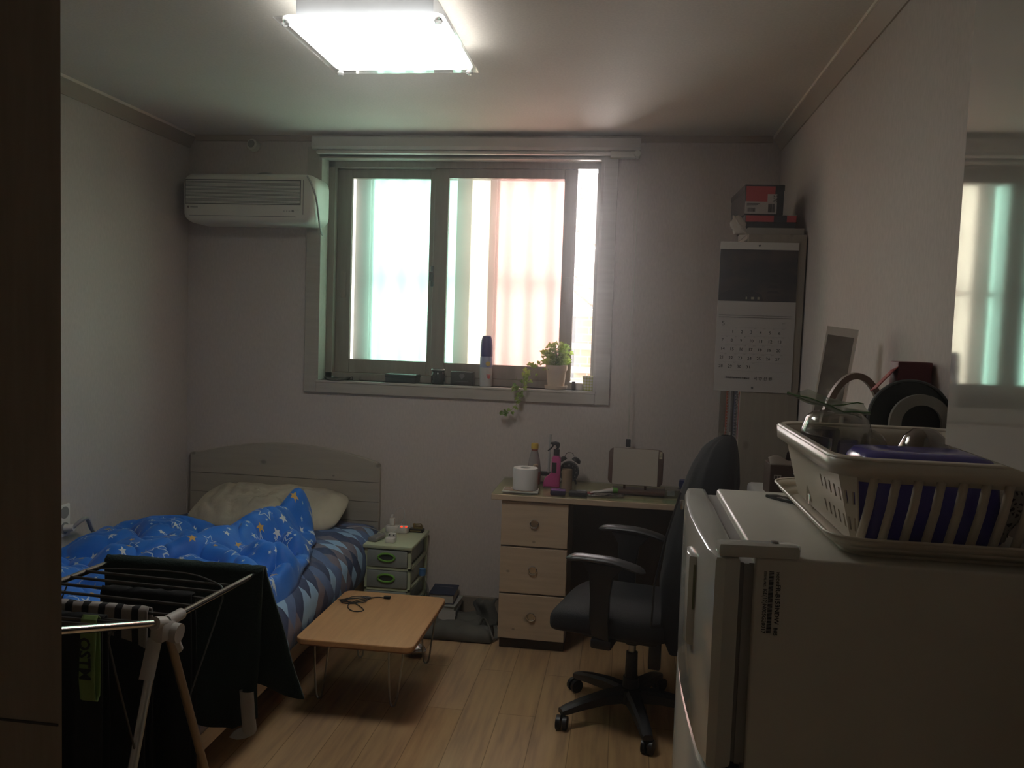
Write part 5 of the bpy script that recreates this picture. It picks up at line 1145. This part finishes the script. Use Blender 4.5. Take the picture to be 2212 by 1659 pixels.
# laundry
def drape(name, label, cat, m, x0, x1, c, front, back, amp, seed, thick=.004, nu=46, nv=60, spread=.012, skew=0):
    """cloth hung over a rod running along x through c=(y,z): front drop (towards camera) and back drop; lengths may vary with u"""
    def f(u, v):
        fu, bu = front(u), back(u); L = fu+bu; s_ = v*L-fu; r = .010
        x = x0+(x1-x0)*u
        if abs(s_) < r*1.57: a = s_/r; y = c[0]+r*math.sin(a); z = c[1]+r*math.cos(a)
        else:
            sg = math.copysign(1, s_); h = abs(s_)-r*1.57; y = c[0]+sg*(r+h*spread); z = c[1]-h
        h = max(0, abs(s_)-.02); k = min(1, h*5)
        if s_ > 0: x += skew*h*u
        y += amp*k*math.sin(u*17+seed+1.5*noise.noise(V((u*3, v*2, seed))))+.6*amp*k*noise.noise(V((u*6, v*4, seed+4)))
        x += amp*.6*k*noise.noise(V((u*4, v*5, seed+9)))
        return (x, y, z)
    q = MB(); q.grid(nu, nv, f, (x1-x0, 1)); return one(name, label, cat, q, m, loc=((x0+x1)/2, c[0], c[1]), solid=thick, offset=0, angle=180)
m_tow = P('dark_green_terry', (.009, .022, .018, 1), .95, bump=(160, .7, .004), sheen=.0, var=.2)
m_blk = P('black_cotton', (.005, .005, .006, 1), .95, bump=(160, .4), var=.2)
drape('bath_towel', 'dark green bath towel hung over the far end of the drying rack', 'towel', m_tow, -1.405, -.945, (-2.155, .842), lambda u: .45+.015*math.sin(u*9)-.25*max(0, u-.82)+.02*noise.noise(V((u*5, 0, 0))), lambda u: .38-.06*u+.16*max(0, u-.72), .014, 1.0, .010, spread=.02, skew=.34)
drape('black_trousers', 'black trousers hung over the middle rods of the drying rack', 'trousers', m_blk, -1.27, -1.03, (-2.375, .836), lambda u: .60+.03*math.sin(u*9), lambda u: .50, .012, 3.0, spread=.01)
T = NT('striped_knit'); uvn = T.co('UV'); s_ = T.n('ShaderNodeSeparateXYZ'); T.put(s_.inputs[0], uvn)
st = T.math('GREATER_THAN', T.math('SINE', T.math('MULTIPLY', s_.outputs[0], 150)), -.25)
bd = T.math('MULTIPLY', T.math('GREATER_THAN', s_.outputs[1], .43), T.math('LESS_THAN', s_.outputs[1], .60))
T.put(T.p.inputs['Base Color'], T.mix(T.math('MULTIPLY', st, bd), (.006, .006, .007, 1), (.33, .30, .28, 1))); T.p.inputs['Roughness'].default_value = .9
drape('striped_shirt', 'black shirt with a pale striped band hung on a near rod of the drying rack', 'shirt', T.m, -1.43, -1.075, (-2.49, .834), lambda u: .46+.03*math.sin(u*7), lambda u: .40, .009, 5.0, spread=.01)
drape('black_shirt', 'plain black shirt hung lowest on the near side of the drying rack', 'shirt', m_blk, -1.42, -1.12, (-2.59, .845), lambda u: .52+.05*math.sin(u*5), lambda u: .44, .010, 8.0, spread=.01)
hb = thing('headband', 'green looped headband with black block letters on the drying rack', 'headband', (-1.115, -2.645, .865))
HZ = .867
q = MB()
loop = [(-2.645+.010, HZ+.0), (-2.645, HZ+.008), (-2.645-.010, HZ), (-2.658, HZ-.06), (-2.660, HZ-.13), (-2.652, HZ-.178), (-2.640, HZ-.186), (-2.630, HZ-.176), (-2.628, HZ-.12), (-2.632, HZ-.05)]
def hbf(u, v):
    n = len(loop); t = u*n; i = int(t) % n; a, b = loop[i], loop[(i+1) % n]; k = t-int(t)
    return (-1.137+.036*v+.010*math.sin(u*2*PI)*.4, a[0]+(b[0]-a[0])*k, a[1]+(b[1]-a[1])*k)
q.grid(60, 6, hbf, closed_u=True); q.build('band', P('headband_green', (.17, .26, .075, 1), .85), hb, solid=.0015, angle=180)
text([('OSTM', 0, 0, .036, 'LEFT')], 'lettering', P('letter_black', (.012, .014, .010, 1), .8), hb, X3(.03, 0, 0) @ SIDE, (-1.131, -2.6635, HZ-.035), ext=.0006, font_bold=True)
wsk = MB()
def skf(u, v):
    th = u*2*PI; p = V((-.975, -2.19, .52)).lerp(V((-.965, -2.19, .41)), min(1, v*1.4)); e = min(1, (1-v)*6+.15)
    if v > .71: p = V((-.965, -2.19, .41))+V((-.045*(v-.71)/.29, -.02*(v-.71)/.29, -.012*(v-.71)/.29))
    return p+V((.020*math.cos(th)*e, .011*math.sin(th)*e, .012*math.sin(th)*(1 if v > .6 else 0)*e))
wsk.grid(16, 18, skf, closed_u=True); one('white_sock', 'white sock hanging below the dark green bath towel', 'sock', wsk, P('sock_white', (.42, .40, .38, 1), .9), loc=(-.97, -2.19, .45), angle=180)
